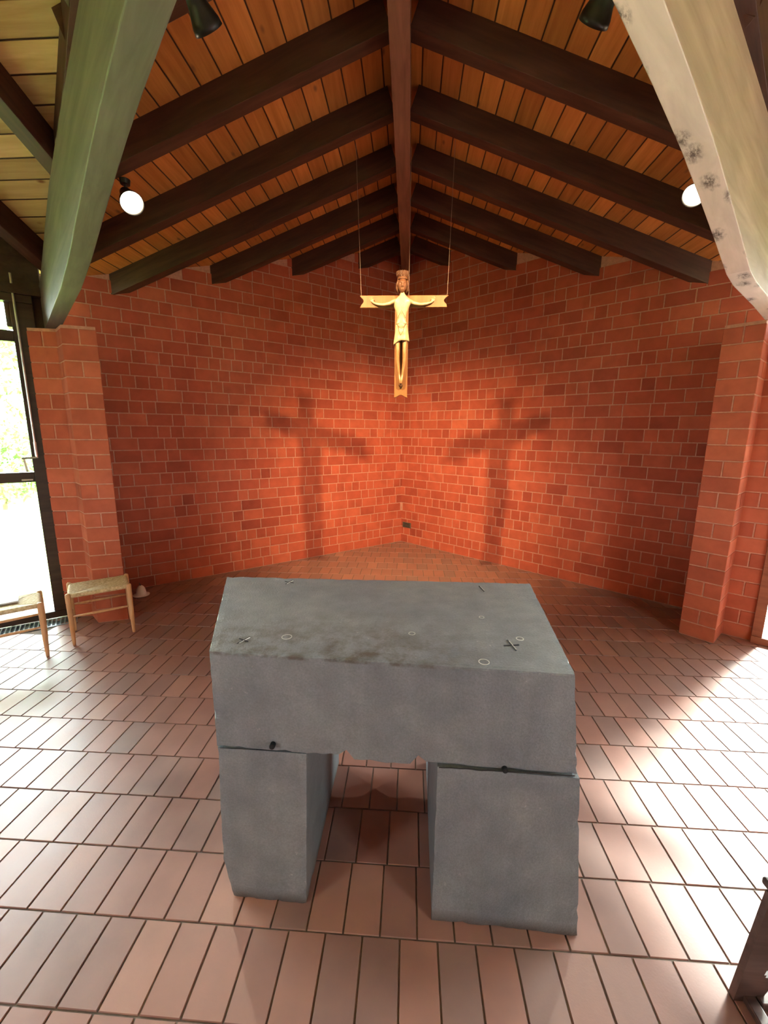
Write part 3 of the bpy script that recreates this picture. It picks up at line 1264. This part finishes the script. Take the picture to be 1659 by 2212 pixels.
# right end notch (arc inwards)
poly += [(VW, -AH)]
poly += [(AR - 0.012, -AH)]
for k in range(1, 8):
    a = math.pi * k / 8
    poly.append((AR - 0.006 - 0.030 * math.sin(a), -AH + 0.016 + (2 * AH - 0.026) * k / 8))
poly += [(AR, AH - 0.004), (AL, AH)]
for k in range(1, 8):
    a = math.pi * k / 8
    poly.append((AL + 0.002 + 0.026 * math.sin(a), AH - 0.010 - (2 * AH - 0.026) * k / 8))
poly += [(AL, -AH), (-VW, -AH), (-VW, VB)]
for k in range(1, 8):
    a = math.pi * k / 8
    poly.append((-VW + 0.014 + (2 * VW - 0.028) * k / 8, VB + 0.022 * math.sin(a)))
poly += [(VW, VB)]
extr(poly, 0.0, 0.032, 'cross', M['goldwood'], cru)


def skin_obj(name, nodes, edges, mat, parent, sub=2, root=0):
    me = bpy.data.meshes.new(name)
    me.from_pydata([n[:3] for n in nodes], edges, [])
    o = bpy.data.objects.new(name, me)
    COL.objects.link(o)
    o.parent = parent
    md = o.modifiers.new('skin', 'SKIN')
    md.use_smooth_shade = True
    sv = me.skin_vertices[0].data
    for i, n in enumerate(nodes):
        r = n[3]
        sv[i].radius = (r, r) if not isinstance(r, tuple) else r
        sv[i].use_root = (i == root)
    s2 = o.modifiers.new('sub', 'SUBSURF')
    s2.levels = s2.render_levels = sub
    me.materials.append(mat)
    return o


F = -0.024
nodes = [(0, F, -0.165, (0.036, 0.030)), (0, F - 0.002, -0.125, (0.036, 0.028)), (0, F - 0.006, -0.080, (0.046, 0.033)), (0, F - 0.006, -0.035, (0.054, 0.034)), (0.002, F - 0.004, -0.004, (0.048, 0.024)), (0.004, F - 0.012, 0.040, 0.017), (0.006, F - 0.016, 0.060, 0.016)]
edges = [(0, 1), (1, 2), (2, 3), (3, 4), (4, 5), (5, 6)]


def addn(*n):
    nodes.append(n)
    return len(nodes) - 1


for s, hx in ((-1, 0.225), (1, 0.232)):
    sh = addn(s * 0.052, F, -0.010, 0.018)
    u1 = addn(s * 0.090, F + 0.002, -0.022, 0.0135)
    el = addn(s * 0.135, F + 0.004, -0.030, 0.0115)
    f1 = addn(s * 0.175, F + 0.006, -0.027, 0.0105)
    wr = addn(s * (hx - 0.018), F + 0.007, -0.017, 0.0075)
    hd = addn(s * hx, F + 0.007, -0.004, 0.0105)
    edges += [(4, sh), (sh, u1), (u1, el), (el, f1), (f1, wr), (wr, hd)]
    # four fingers and a thumb, slightly curled upward
    for q, (dx, dz, ln) in enumerate(((0.010, 0.004, 0.016), (0.006, 0.009, 0.020), (0.001, 0.010, 0.021), (-0.005, 0.009, 0.018))):
        a = addn(s * (hx + dx), F + 0.005, -0.004 + dz, 0.0034)
        b = addn(s * (hx + dx * 1.5), F + 0.001, -0.004 + dz + ln * 0.55, 0.0031)
        c = addn(s * (hx + dx * 1.4), F - 0.006, -0.004 + dz + ln, 0.0026)
        edges += [(hd, a), (a, b), (b, c)]
    a = addn(s * (hx - 0.010), F - 0.001, 0.001, 0.0034)
    b = addn(s * (hx - 0.015), F - 0.006, 0.010, 0.0028)
    edges += [(hd, a), (a, b)]
    hp = addn(s * 0.024, F, -0.200, 0.026)
    th = addn(s * 0.028, F - 0.004, -0.290, 0.0215)
    kn = addn(s * 0.0255, F - 0.014, -0.385, 0.0165)
    cf = addn(s * 0.027, F - 0.004, -0.450, 0.0170)
    an = addn(s * 0.012, F - 0.002, -0.560, 0.0105)
    ft = addn(s * 0.0065, F - 0.014, -0.600, 0.0105)
    to = addn(s * 0.004, F - 0.016, -0.630, 0.006)
    edges += [(0, hp), (hp, th), (th, kn), (kn, cf), (cf, an), (an, ft), (ft, to)]
bmat, bnt, bb = new_mat('pale_and_golden_figure')
bv = coord(bnt)
bn_ = noise(bnt, 40, 4, bv)
bs = N(bnt, 'ShaderNodeSeparateXYZ')
bnt.links.new(bv, bs.inputs[0])
bz = N(bnt, 'ShaderNodeMapRange')
bnt.links.new(bs.outputs[2], bz.inputs[0])
bz.inputs[1].default_value = -0.26
bz.inputs[2].default_value = -0.32
pale = ramp(bnt, bn_, [(0.3, (0.24, 0.185, 0.10)), (0.7, (0.33, 0.26, 0.15))])
gold = ramp(bnt, bn_, [(0.3, (0.15, 0.070, 0.022)), (0.7, (0.22, 0.11, 0.038))])
bnt.links.new(mix(bnt, bz.outputs[0], pale, gold), bb.inputs['Base Color'])
bb.inputs['Roughness'].default_value = 0.42
body = skin_obj('body', nodes, edges, bmat, cru)
bpy.context.view_layer.update()
dg = bpy.context.evaluated_depsgraph_get()
bm_ = bpy.data.meshes.new_from_object(body.evaluated_get(dg), depsgraph=dg)
body.modifiers.clear()
body.data = bm_
if not bm_.materials:
    bm_.materials.append(bmat)


def lerp_tab(t, tab):
    for (a, fa), (b, fb) in zip(tab, tab[1:]):
        if a <= t <= b:
            k = (t - a) / (b - a)
            return fa + (fb - fa) * k
    return tab[0][1] if t < tab[0][0] else tab[-1][1]


for v in bm_.vertices:
    x, y, z = v.co
    if z > -0.19 and abs(x) < 0.085:
        f = lerp_tab(z, [(-0.19, 1.0), (-0.145, 0.86), (-0.10, 1.0), (-0.05, 1.22), (-0.015, 1.30), (0.012, 1.1), (0.03, 1.0)])
        k = 1 - max(0, (abs(x) - 0.055) / 0.03)
        v.co.x = x * (1 + (f - 1) * k)
bm_.polygons.foreach_set('use_smooth', [True] * len(bm_.polygons))
body['label'] = 'pale yellow carved figure with outstretched arms'

# head: shaped mesh with brow, nose, beard
hb = bmesh.new()
bmesh.ops.create_uvsphere(hb, u_segments=40, v_segments=32, radius=1.0)
for v in hb.verts:
    x, y, z = v.co
    px, py, pz = x * 0.0345, y * 0.036, z * 0.056
    if z < 0:
        k = -z
        px *= 1 - 0.38 * k * k
        py += -0.006 * k
    if y < 0:
        f = max(0.0, -y)
        # nose
        nz = math.exp(-((x) / 0.16) ** 2) * (1 if -0.22 < z < 0.22 else 0) * (0.5 + 0.5 * (0.22 - z) / 0.44)
        py -= 0.013 * nz * f
        # eye hollows
        py += 0.008 * f * (math.exp(-((abs(x) - 0.42) / 0.2) ** 2 - ((z - 0.14) / 0.13) ** 2))
        # eyeballs
        py -= 0.004 * f * (math.exp(-((abs(x) - 0.42) / 0.1) ** 2 - ((z - 0.13) / 0.06) ** 2))
        # brow
        py -= 0.004 * f * math.exp(-((z - 0.34) / 0.09) ** 2)
        # mouth line and beard
        py += 0.005 * f * math.exp(-((z + 0.40) / 0.05) ** 2 - (x / 0.35) ** 2)
        if z < -0.5:
            py += 0.0012 * math.sin(x * 40)
    v.co = (px, py, pz)
me = bpy.data.meshes.new('head')
hb.to_mesh(me)
hb.free()
me.materials.append(M['headwood'])
me.polygons.foreach_set('use_smooth', [True] * len(me.polygons))
head = bpy.data.objects.new('head', me)
COL.objects.link(head)
head.parent = cru
head.location = (0.004, F - 0.022, 0.100)
head.rotation_euler = (0.10, 0.05, 0.05)
head['label'] = 'brown bearded carved head'
# hair falling behind the cheeks and ears
hm = MB()
for s in (-1, 1):
    hm.tube([(s * 0.030, 0.000, 0.035), (s * 0.037, 0.004, 0.010), (s * 0.038, 0.006, -0.02), (s * 0.030, 0.008, -0.048)], [0.010, 0.011, 0.011, 0.006], 10)
    hm.tube([(s * 0.0355, -0.010, 0.010), (s * 0.0385, -0.008, 0.000), (s * 0.0355, -0.009, -0.010)], [0.003, 0.005, 0.003], 8)
o = hm.build('hair', M['headwood'], smooth=True)
o.parent = head
# crown with relief band
cb_ = MB()
n = 40
prof = [(0.036, 0.0), (0.0395, 0.002), (0.0395, 0.010), (0.037, 0.012), (0.0405, 0.030), (0.045, 0.056)]
cb_.lathe(prof, (0.004, F - 0.014, 0.138), (0.03, 0.0, 1), n)
cb_.lathe([(0.042, 0.056), (0.034, 0.020), (0.0, 0.020)], (0.004, F - 0.014, 0.138), (0.03, 0, 1), n)
for k in range(22):
    a = 2 * math.pi * k / 22
    cb_.tube([(0.004 + math.cos(a) * 0.0395, F - 0.014 + math.sin(a) * 0.0395, 0.158), (0.004 + math.cos(a + 0.28) * 0.043, F - 0.014 + math.sin(a + 0.28) * 0.043, 0.176), (0.004 + math.cos(a) * 0.0455, F - 0.014 + math.sin(a) * 0.0455, 0.190), (0.004 + math.cos(a + 0.14) * 0.045, F - 0.014 + math.sin(a + 0.14) * 0.045, 0.197)], 0.0032, 6)
o = cb_.build('crown', M['headwood'], cru, smooth=True)
o['label'] = 'tall brown openwork crown'
# loincloth
lc = MB()
rows = 14
segs = 36
for i in range(rows + 1):
    t = i / rows
    for k in range(segs):
        a = 2 * math.pi * k / segs
        fx = math.cos(a)
        fy = math.sin(a)
        wx = 0.043 + 0.016 * t
        wy = 0.034 + 0.004 * t
        z = -0.172 - t * (0.132 + 0.028 * max(0, -fx) ** 1.5)
        fold = 0.0025 * math.sin(a * 7 + t * 3) * t
        swag = 0.004 * math.exp(-((fx) / 0.5) ** 2) * (1 if fy < 0 else 0) * math.sin(t * 16)
        lc.v.append((fx * (wx + fold), F + fy * (wy + fold) - (0.002 + swag if fy < 0 else 0), z))
for i in range(rows):
    for k in range(segs):
        a, b = i * segs + k, i * segs + (k + 1) % segs
        lc.f.append((a, a + segs, b + segs, b))
        lc.mi.append(0)
        lc.t.append(0.5)
        lc.uv.append(None)
lc.f.append(tuple(range(segs)))
lc.mi.append(0)
lc.t.append(0.5)
lc.uv.append(None)
o = lc.build('loincloth', M['palewood'], cru, smooth=True)
md = o.modifiers.new('solid', 'SOLIDIFY')
md.thickness = 0.003
# knotted waist cord and hanging swag
cm = MB()
cm.tube([(0.045 * math.cos(a), F - 0.037 * math.sin(a), -0.176 - 0.004 * math.sin(a)) for a in [math.pi * k / 14 for k in range(15)]], 0.0018, 8)
cm.tube([(0.032 * math.cos(a), F - 0.040 - 0.002 * math.sin(a), -0.182 - 0.026 * math.sin(a)) for a in [math.pi * k / 14 for k in range(15)]], 0.0016, 8)
cm.tube([(-0.030, F - 0.040, -0.185), (-0.018, F - 0.043, -0.235), (-0.004, F - 0.0455, -0.268)], 0.0016, 8)
cm.tube([(0.028, F - 0.040, -0.185), (0.014, F - 0.043, -0.235), (-0.004, F - 0.0455, -0.268)], 0.0016, 8)
o = cm.build('waist_fold', M['headwood'], cru, smooth=True)
o['label'] = 'dark incised folds of the cloth'
# ribs arch
cm = MB()
cm.tube([(-0.029, F - 0.031, -0.140), (-0.022, F - 0.037, -0.125), (-0.010, F - 0.0415, -0.105), (0.0, F - 0.044, -0.078), (0.010, F - 0.0415, -0.105), (0.022, F - 0.037, -0.125), (0.029, F - 0.031, -0.140)], 0.0017, 6)
o = cm.build('rib_line', M['headwood'], cru, smooth=True)
# foot block under the feet
fm = MB()
fm.lathe([(0.0, -0.004), (0.014, 0.0), (0.016, 0.012), (0.012, 0.022), (0.0, 0.024)], (0, -0.014, -0.648), (0, 0, 1), 16)
o = fm.build('foot_block', M['headwood'], cru, smooth=True)
# wires
for a, b in (((AL + 0.010, 0.016, AH), (AL - 0.065, 0.33, (3.93 - KZ) / 0.955)), ((AR - 0.012, 0.016, AH - 0.004), (AR + 0.035, 0.33, (3.93 - KZ) / 0.955)), ((0.050, 0.040, AH), (0.050, 0.34, (3.90 - KZ) / 0.955))):
    wm = MB()
    wm.tube([a, b], 0.0016, 6)
    o = wm.build('hanging_wire', M['wire'], cru)

# ------------------------------------------------------------------ spotlights
def spotlight(pos, target, hang_to, label, body_len=0.155, rim=0.062, lit=True, power=100, spot=70, soft=0.02, group='ceiling spotlights', blend=0.6, tint=(1.0, 0.62, 0.30)):
    """bell-shaped spot; pos = centre of the rim opening"""
    root = empty('spotlight', pos)
    tag(root, label, 'spotlight', group)
    ax = (Vector(target) - Vector(pos)).normalized()
    mb = MB()
    L = body_len
    prof = [(0.0, -L), (0.028, -L), (0.036, -L + 0.012), (0.034, -L * 0.66), (0.041, -L * 0.45), (rim * 0.95, -L * 0.14), (rim, 0.0), (rim - 0.003, 0.0), (rim * 0.88, -L * 0.14), (0.033, -L * 0.44), (0.026, -L * 0.55), (0.0, -L * 0.55)]
    mb.lathe(prof, (0, 0, 0), ax, 36)
    o = mb.build('shade', M['black'], root, smooth=True)
    mb = MB()
    rb = rim * 0.80
    mb.lathe([(0.022, -L * 0.53), (0.026, -L * 0.45), (rb, -L * 0.16), (rb * 0.92, -L * 0.06), (rb * 0.55, -L * 0.01), (0.0, 0.002)], (0, 0, 0), ax, 28)
    o = mb.build('bulb', M['bulb'], root, smooth=True)
    # stem and mounting cup
    top = Vector(hang_to) - Vector(pos)
    neck = ax * (-L * 0.85)
    mb = MB()
    mb.tube([neck, neck + Vector((0, 0, 0.05)), Vector((neck.x, neck.y, top.z))], 0.008, 10)
    mb.build('stem', M['black'], root, smooth=True)
    mb = MB()
    mb.lathe([(0.0, -0.03), (0.030, -0.03), (0.034, 0.0), (0.0, 0.0)], (neck.x, neck.y, top.z), (0, 0, 1), 20)
    mb.build('mounting_cup', M['black'], root)
    if power:
        d = bpy.data.lights.new('lamp', 'SPOT')
        d.energy = power
        d.color = tint
        d.spot_size = math.radians(spot)
        d.spot_blend = blend
        d.shadow_soft_size = soft
        lo = bpy.data.objects.new('lamp', d)
        COL.objects.link(lo)
        q = (-ax).to_track_quat('Z', 'Y')
        lo.matrix_world = Matrix.Translation(Vector(pos) + ax * 0.02) @ q.to_matrix().to_4x4()
        bpy.context.view_layer.update()
        mw = lo.matrix_world.copy()
        lo.parent = root
        lo.matrix_parent_inverse = root.matrix_world.inverted()
        lo.matrix_world = mw
    return root


aim = (-0.08, 4.6, 1.42)
spotlight((-0.862, 2.035, 3.355), aim, (-0.858, 2.0, 3.80), 'black bell spotlight at the top left pointing at the crucifix', power=LAMP_CROSS, spot=62, soft=0.035, blend=0.95)
spotlight((0.690, 2.035, 3.315), aim, (0.690, 2.0, 3.80), 'black bell spotlight at the top right pointing at the crucifix', power=LAMP_CROSS, spot=62, soft=0.035, blend=0.95)
spotlight((-1.877, 3.03, 3.21), (-0.05, 1.55, 1.0), (-1.95, 3.05, 3.385), 'lit round spotlight glowing beside the left beam and facing the altar', rim=0.075, power=LAMP_ALTAR, spot=46, tint=(1.0, 0.84, 0.66))
spotlight((1.790, 3.15, 3.232), (-0.05, 1.55, 1.0), (1.85, 3.05, 3.35), 'lit round spotlight half hidden behind the pale right beam', rim=0.070, power=LAMP_ALTAR, spot=46, tint=(1.0, 0.84, 0.66))


# ------------------------------------------------------------------ rush stools
def make_stool():
    root = empty('rush_stool')
    W_, D_, H_ = 0.455, 0.345, 0.43
    hx, hy = W_ / 2 - 0.018, D_ / 2 - 0.018
    for sx in (-1, 1):
        for sy in (-1, 1):
            mb = MB()
            x, y = sx * hx, sy * hy
            dx = 0.0
            pts, rs = [], []
            for z, r in ((0.0, 0.010), (0.03, 0.0125), (0.12, 0.016), (0.22, 0.0175), (0.36, 0.019), (0.425, 0.019), (0.436, 0.017), (0.442, 0.010)):
                pts.append((x + dx * (1 - z / 0.44), y, z))
                rs.append(r)
            mb.tube(pts, rs, 14)
            o = mb.build('leg', M['stool'], root, smooth=True)
    for (a, b) in (((-hx, -hy, 0.245), (hx, -hy, 0.245)), ((-hx, hy, 0.245), (hx, hy, 0.245)), ((-hx, -hy, 0.20), (-hx, hy, 0.20)), ((hx, -hy, 0.20), (hx, hy, 0.20))):
        mb = MB()
        a, b = Vector(a), Vector(b)
        mb.tube([a, a.lerp(b, 0.2), a.lerp(b, 0.5), a.lerp(b, 0.8), b], [0.007, 0.009, 0.011, 0.009, 0.007], 10)
        mb.build('stretcher', M['stool'], root, smooth=True)
    # woven seat: four triangles of parallel strands meeting on the diagonals
    nx, ny = 120, 96
    sw, sd = W_ - 0.024, D_ - 0.024
    mb = MB()
    vals = {}
    for side in (0, 1):
        for i in range(nx + 1):
            for j in range(ny + 1):
                u, v = i / nx * 2 - 1, j / ny * 2 - 1
                x, y = u * sw / 2, v * sd / 2
                ed = max(abs(u), abs(v))
                inner = 1 - ed
                if abs(u) > abs(v):
                    ridge = abs(math.sin(y * math.pi / 0.0085))
                else:
                    ridge = abs(math.sin(x * math.pi / 0.0085))
                sag = -0.012 * max(0, 1 - ed * 0.9)
                edge = 0.020 * math.sqrt(max(0.0, min(1, inner / 0.10)) * (2 - max(0.0, min(1, inner / 0.10))))
                dg = abs(abs(u) - abs(v))
                seam = -0.004 * math.exp(-(dg / 0.02) ** 2)
                zz = edge + 0.0022 * ridge + sag + seam
                # keep clear of the leg tops
                if side == 0:
                    mb.v.append((x, y, 0.415 + zz))
                else:
                    mb.v.append((x, y, 0.415 - zz * 0.8))
    K = (nx + 1) * (ny + 1)
    for side in (0, 1):
        for i in range(nx):
            for j in range(ny):
                a = side * K + i * (ny + 1) + j
                q = (a, a + ny + 1, a + ny + 2, a + 1)
                mb.f.append(q if side == 0 else q[::-1])
                mb.mi.append(0)
                mb.t.append(0.5)
                mb.uv.append(None)
    mb.build('seat', M['rush'], root, smooth=True)
    return root


s1 = make_stool()
ang = math.atan2(3.285 - 3.018, -2.355 + 2.694)
c1 = ((-2.905 - 2.355) / 2, (3.208 + 3.285) / 2)
s1.location = (c1[0] - 0.0, c1[1] + 0.01, 0)
s1.rotation_euler = (0, 0, ang)
tag(s1, 'light wood stool with woven rush seat in front of the left brick pillar', 'stool', 'rush seated stools by the left window')
s2 = copy_tree(s1)
s2.location = (-3.03, 2.80, 0)
s2.rotation_euler = (0, 0, math.atan2(2.943 - 2.689, -2.795 + 2.948 + 0.12))
tag(s2, 'light wood rush stool cut off by the left picture edge, before the window', 'stool', 'rush seated stools by the left window')
# booklet on the second stool
bk = empty('booklet', (-3.07, 2.82, 0.432), 0.75)
tag(bk, 'thin pale booklet lying on the rush stool at the left edge', 'booklet')
mb = MB()
mb.box((0, 0, 0.009), (0.19, 0.125, 0.008))
mb.build('pages', M['paper'], bk)
mb = MB()
mb.box((0, 0, 0.014), (0.20, 0.13, 0.0015))
mb.box((0, 0, 0.0045), (0.20, 0.13, 0.0015))
mb.box((-0.0995, 0, 0.00925), (0.0015, 0.13, 0.008))
mb.build('cover', plain('grey_cover', (0.40, 0.39, 0.40), 0.6), bk)

# ------------------------------------------------------------------ white bell-shaped cap
bl = empty('ceramic_bell', (-2.815, 4.055, 0))
tag(bl, 'small white bell shaped cap with flared brim on the floor beside the stool', 'bell')
mb = MB()
mb.lathe([(0.0, 0.002), (0.068, 0.002), (0.078, 0.008), (0.080, 0.014), (0.066, 0.014), (0.050, 0.022), (0.046, 0.050), (0.040, 0.080), (0.030, 0.100), (0.016, 0.112), (0.0, 0.115)], (0, 0, 0), (0, 0, 1), 36)
mb.build('dome', M['white'], bl, smooth=True)
mb = MB()
mb.tube([(0, 0, 0.112), (-0.004, 0, 0.128), (-0.010, 0, 0.142)], [0.006, 0.0045, 0.004], 10)
mb.build('stem', M['darkstool'], bl, smooth=True)

# ------------------------------------------------------------------ vent plate low on the right wall by the corner
vu = (Vector((*WR_END, 0)) - Vector((*NC, 0))).normalized()
vn = Vector((vu.y, -vu.x, 0))
if vn.y > 0:
    vn = -vn
vl = line_frame(NC, WR_END)
vs = 1 if (vl.to_3x3() @ Vector((0, 1, 0))).dot(vn) > 0 else -1
vp = empty('wall_vent')
vp.matrix_world = Matrix.Translation(vu * 0.12 + vn * 0.006 + Vector((0, 0, 0.285))) @ vl
tag(vp, 'small dark rectangular vent plate low on the right brick wall near the corner', 'vent')
mb = MB()
mb.box((0, 0, 0), (0.17, 0.008, 0.085))
o = mb.build('plate', M['vent'], bevel=0.002)
o.parent = vp
mb = MB()
for k in range(4):
    mb.box((0, vs * 0.005, -0.027 + k * 0.018), (0.13, 0.004, 0.007))
o = mb.build('slots', M['hole'])
o.parent = vp

# ------------------------------------------------------------------ dark carved stool at the lower right edge
dk = empty('carved_stool', (1.285, 0.915, 0), 0.0)
tag(dk, 'dark carved wooden stool with pierced slanting legs at the lower right edge', 'stool')


def pierced_panel(name, x_bot, x_top, w_bot, w_top, z0, z1, y, holes, th=0.022):
    cols, rows_ = 14, 44
    mb = MB()
    for i in range(cols):
        for j in range(rows_):
            zc = (j + 0.5) / rows_
            uc = (i + 0.5) / cols
            if any(((uc - hu) / hr) ** 2 + ((zc - hz) / hrz) ** 2 < 1 for hu, hz, hr, hrz in holes):
                continue
            def P(a, b):
                t = b / rows_
                xx = x_bot + (x_top - x_bot) * t + (a / cols) * (w_bot + (w_top - w_bot) * t)
                return xx, z0 + (z1 - z0) * t
            q = [P(i, j), P(i + 1, j), P(i + 1, j + 1), P(i, j + 1)]
            mb.face([(x, y - th / 2, z) for x, z in q])
            mb.face([(x, y + th / 2, z) for x, z in q[::-1]])
            def solid(ii, jj):
                if not (0 <= ii < cols and 0 <= jj < rows_):
                    return False
                zz, uu = (jj + 0.5) / rows_, (ii + 0.5) / cols
                return not any(((uu - hu) / hr) ** 2 + ((zz - hz) / hrz) ** 2 < 1 for hu, hz, hr, hrz in holes)
            for (di, dj, a, b) in ((0, -1, 0, 1), (1, 0, 1, 2), (0, 1, 2, 3), (-1, 0, 3, 0)):
                if not solid(i + di, j + dj):
                    A, B = q[a], q[b]
                    mb.face([(A[0], y - th / 2, A[1]), (A[0], y + th / 2, A[1]), (B[0], y + th / 2, B[1]), (B[0], y - th / 2, B[1])])
    return mb.build(name, M['darkstool'], dk)


for yy in (-0.12, 0.16):
    pierced_panel('leg', -0.250, -0.205, 0.075, 0.19, 0.0, 0.40, yy, [(0.45, 0.52, 0.13, 0.03), (0.85, 0.46, 0.12, 0.035), (0.80, 0.30, 0.22, 0.06), (0.8, 0.78, 0.10, 0.03)])
    pierced_panel('leg', 0.175, 0.015, 0.075, 0.19, 0.0, 0.40, yy, [(0.55, 0.52, 0.13, 0.03), (0.15, 0.46, 0.12, 0.035), (0.20, 0.30, 0.22, 0.06), (0.2, 0.78, 0.10, 0.03)])
    mb = MB()
    mb.box((0, yy, 0.19), (0.34, 0.020, 0.035))
    mb.build('cross_rail', M['darkstool'], dk, bevel=0.004)
mb = MB()
mb.box((0, 0.02, 0.412), (0.405, 0.345, 0.024))
mb.build('seat', M['darkstool'], dk, bevel=0.006)
for xx in (-0.205, 0.205):
    mb = MB()
    mb.box((xx, 0.02, 0.012), (0.035, 0.30, 0.024))
    mb.build('foot_bar', M['darkstool'], dk, bevel=0.004)
mb = MB()
mb.box((0, 0.145, 0.014), (0.37, 0.035, 0.028))
mb.build('foot_bar', M['darkstool'], dk, bevel=0.004)

# ------------------------------------------------------------------ outdoors
mb = MB()
mb.face([(-60, -60, -0.14), (60, -60, -0.14), (60, 60, -0.14), (-60, 60, -0.14)])
struct(mb.build('lawn', M['grass']))
mb = MB()
mb.prism([(2.75, 3.85), (6.75, 0.75), (0.2, -5.3), (5, -12), (17, 2), (8, 10)], -0.135, -0.03)  # unseen paving, added to keep lawn-green bounce off the right beam
struct(mb.build('added_terrace', plain('pale_paving', (0.42, 0.40, 0.37), 0.8, nscale=3)))


def shrub(loc, r, h, n, label, name='shrub', seed=1):
    rng = random.Random(seed)
    root = empty(name, (loc[0], loc[1], -0.14))
    tag(root, label, 'tree' if name == 'tree' else 'shrub', 'greenery outside the left window')
    mb = MB()
    for k in range(n):
        a, b = rng.uniform(0, 2 * math.pi), math.acos(rng.uniform(-1, 1))
        rr = rng.uniform(0.55, 1.0) ** 0.5
        lump = 1 + 0.25 * mnoise.noise(Vector((math.cos(a) * 1.7, math.sin(a) * 1.7, math.cos(b) * 2.2 + seed)))
        c = Vector((math.cos(a) * math.sin(b) * r * rr * lump, math.sin(a) * math.sin(b) * r * rr * lump, h * 0.55 + math.cos(b) * h * 0.45 * rr * lump))
        s = rng.uniform(0.05, 0.11) * (1.5 if name == 'tree' else 1)
        d1 = Vector((rng.gauss(0, 1), rng.gauss(0, 1), rng.gauss(0, 1))).normalized()
        d2 = d1.cross(Vector((rng.gauss(0, 1), rng.gauss(0, 1), rng.gauss(0, 1)))).normalized()
        mb.face([c - d1 * s, c + d2 * s * 0.45, c + d1 * s, c - d2 * s * 0.45])
    mb.build('foliage', M['leaf'], root)
    mb = MB()
    mb.tube([(0, 0, 0), (0.03, 0.02, h * 0.35), (0, 0, h * 0.7)], [0.05 * h / 2, 0.04 * h / 2, 0.02 * h / 2], 10)
    for k in range(5):
        a = k * 1.3
        mb.tube([(0, 0, h * 0.3), (math.cos(a) * r * 0.5, math.sin(a) * r * 0.5, h * 0.62)], [0.02 * h / 2, 0.008 * h / 2], 8)
    mb.build('trunk', M['bark'], root)
    return root


shrub((-9.5, 9.2), 1.2, 2.0, 2600, 'bushy green shrub on the lawn seen low through the left window', seed=3)
shrub((-13.0, 11.0), 2.6, 5.5, 5200, 'tall leafy tree beyond the lawn seen through the left window', 'tree', seed=5)
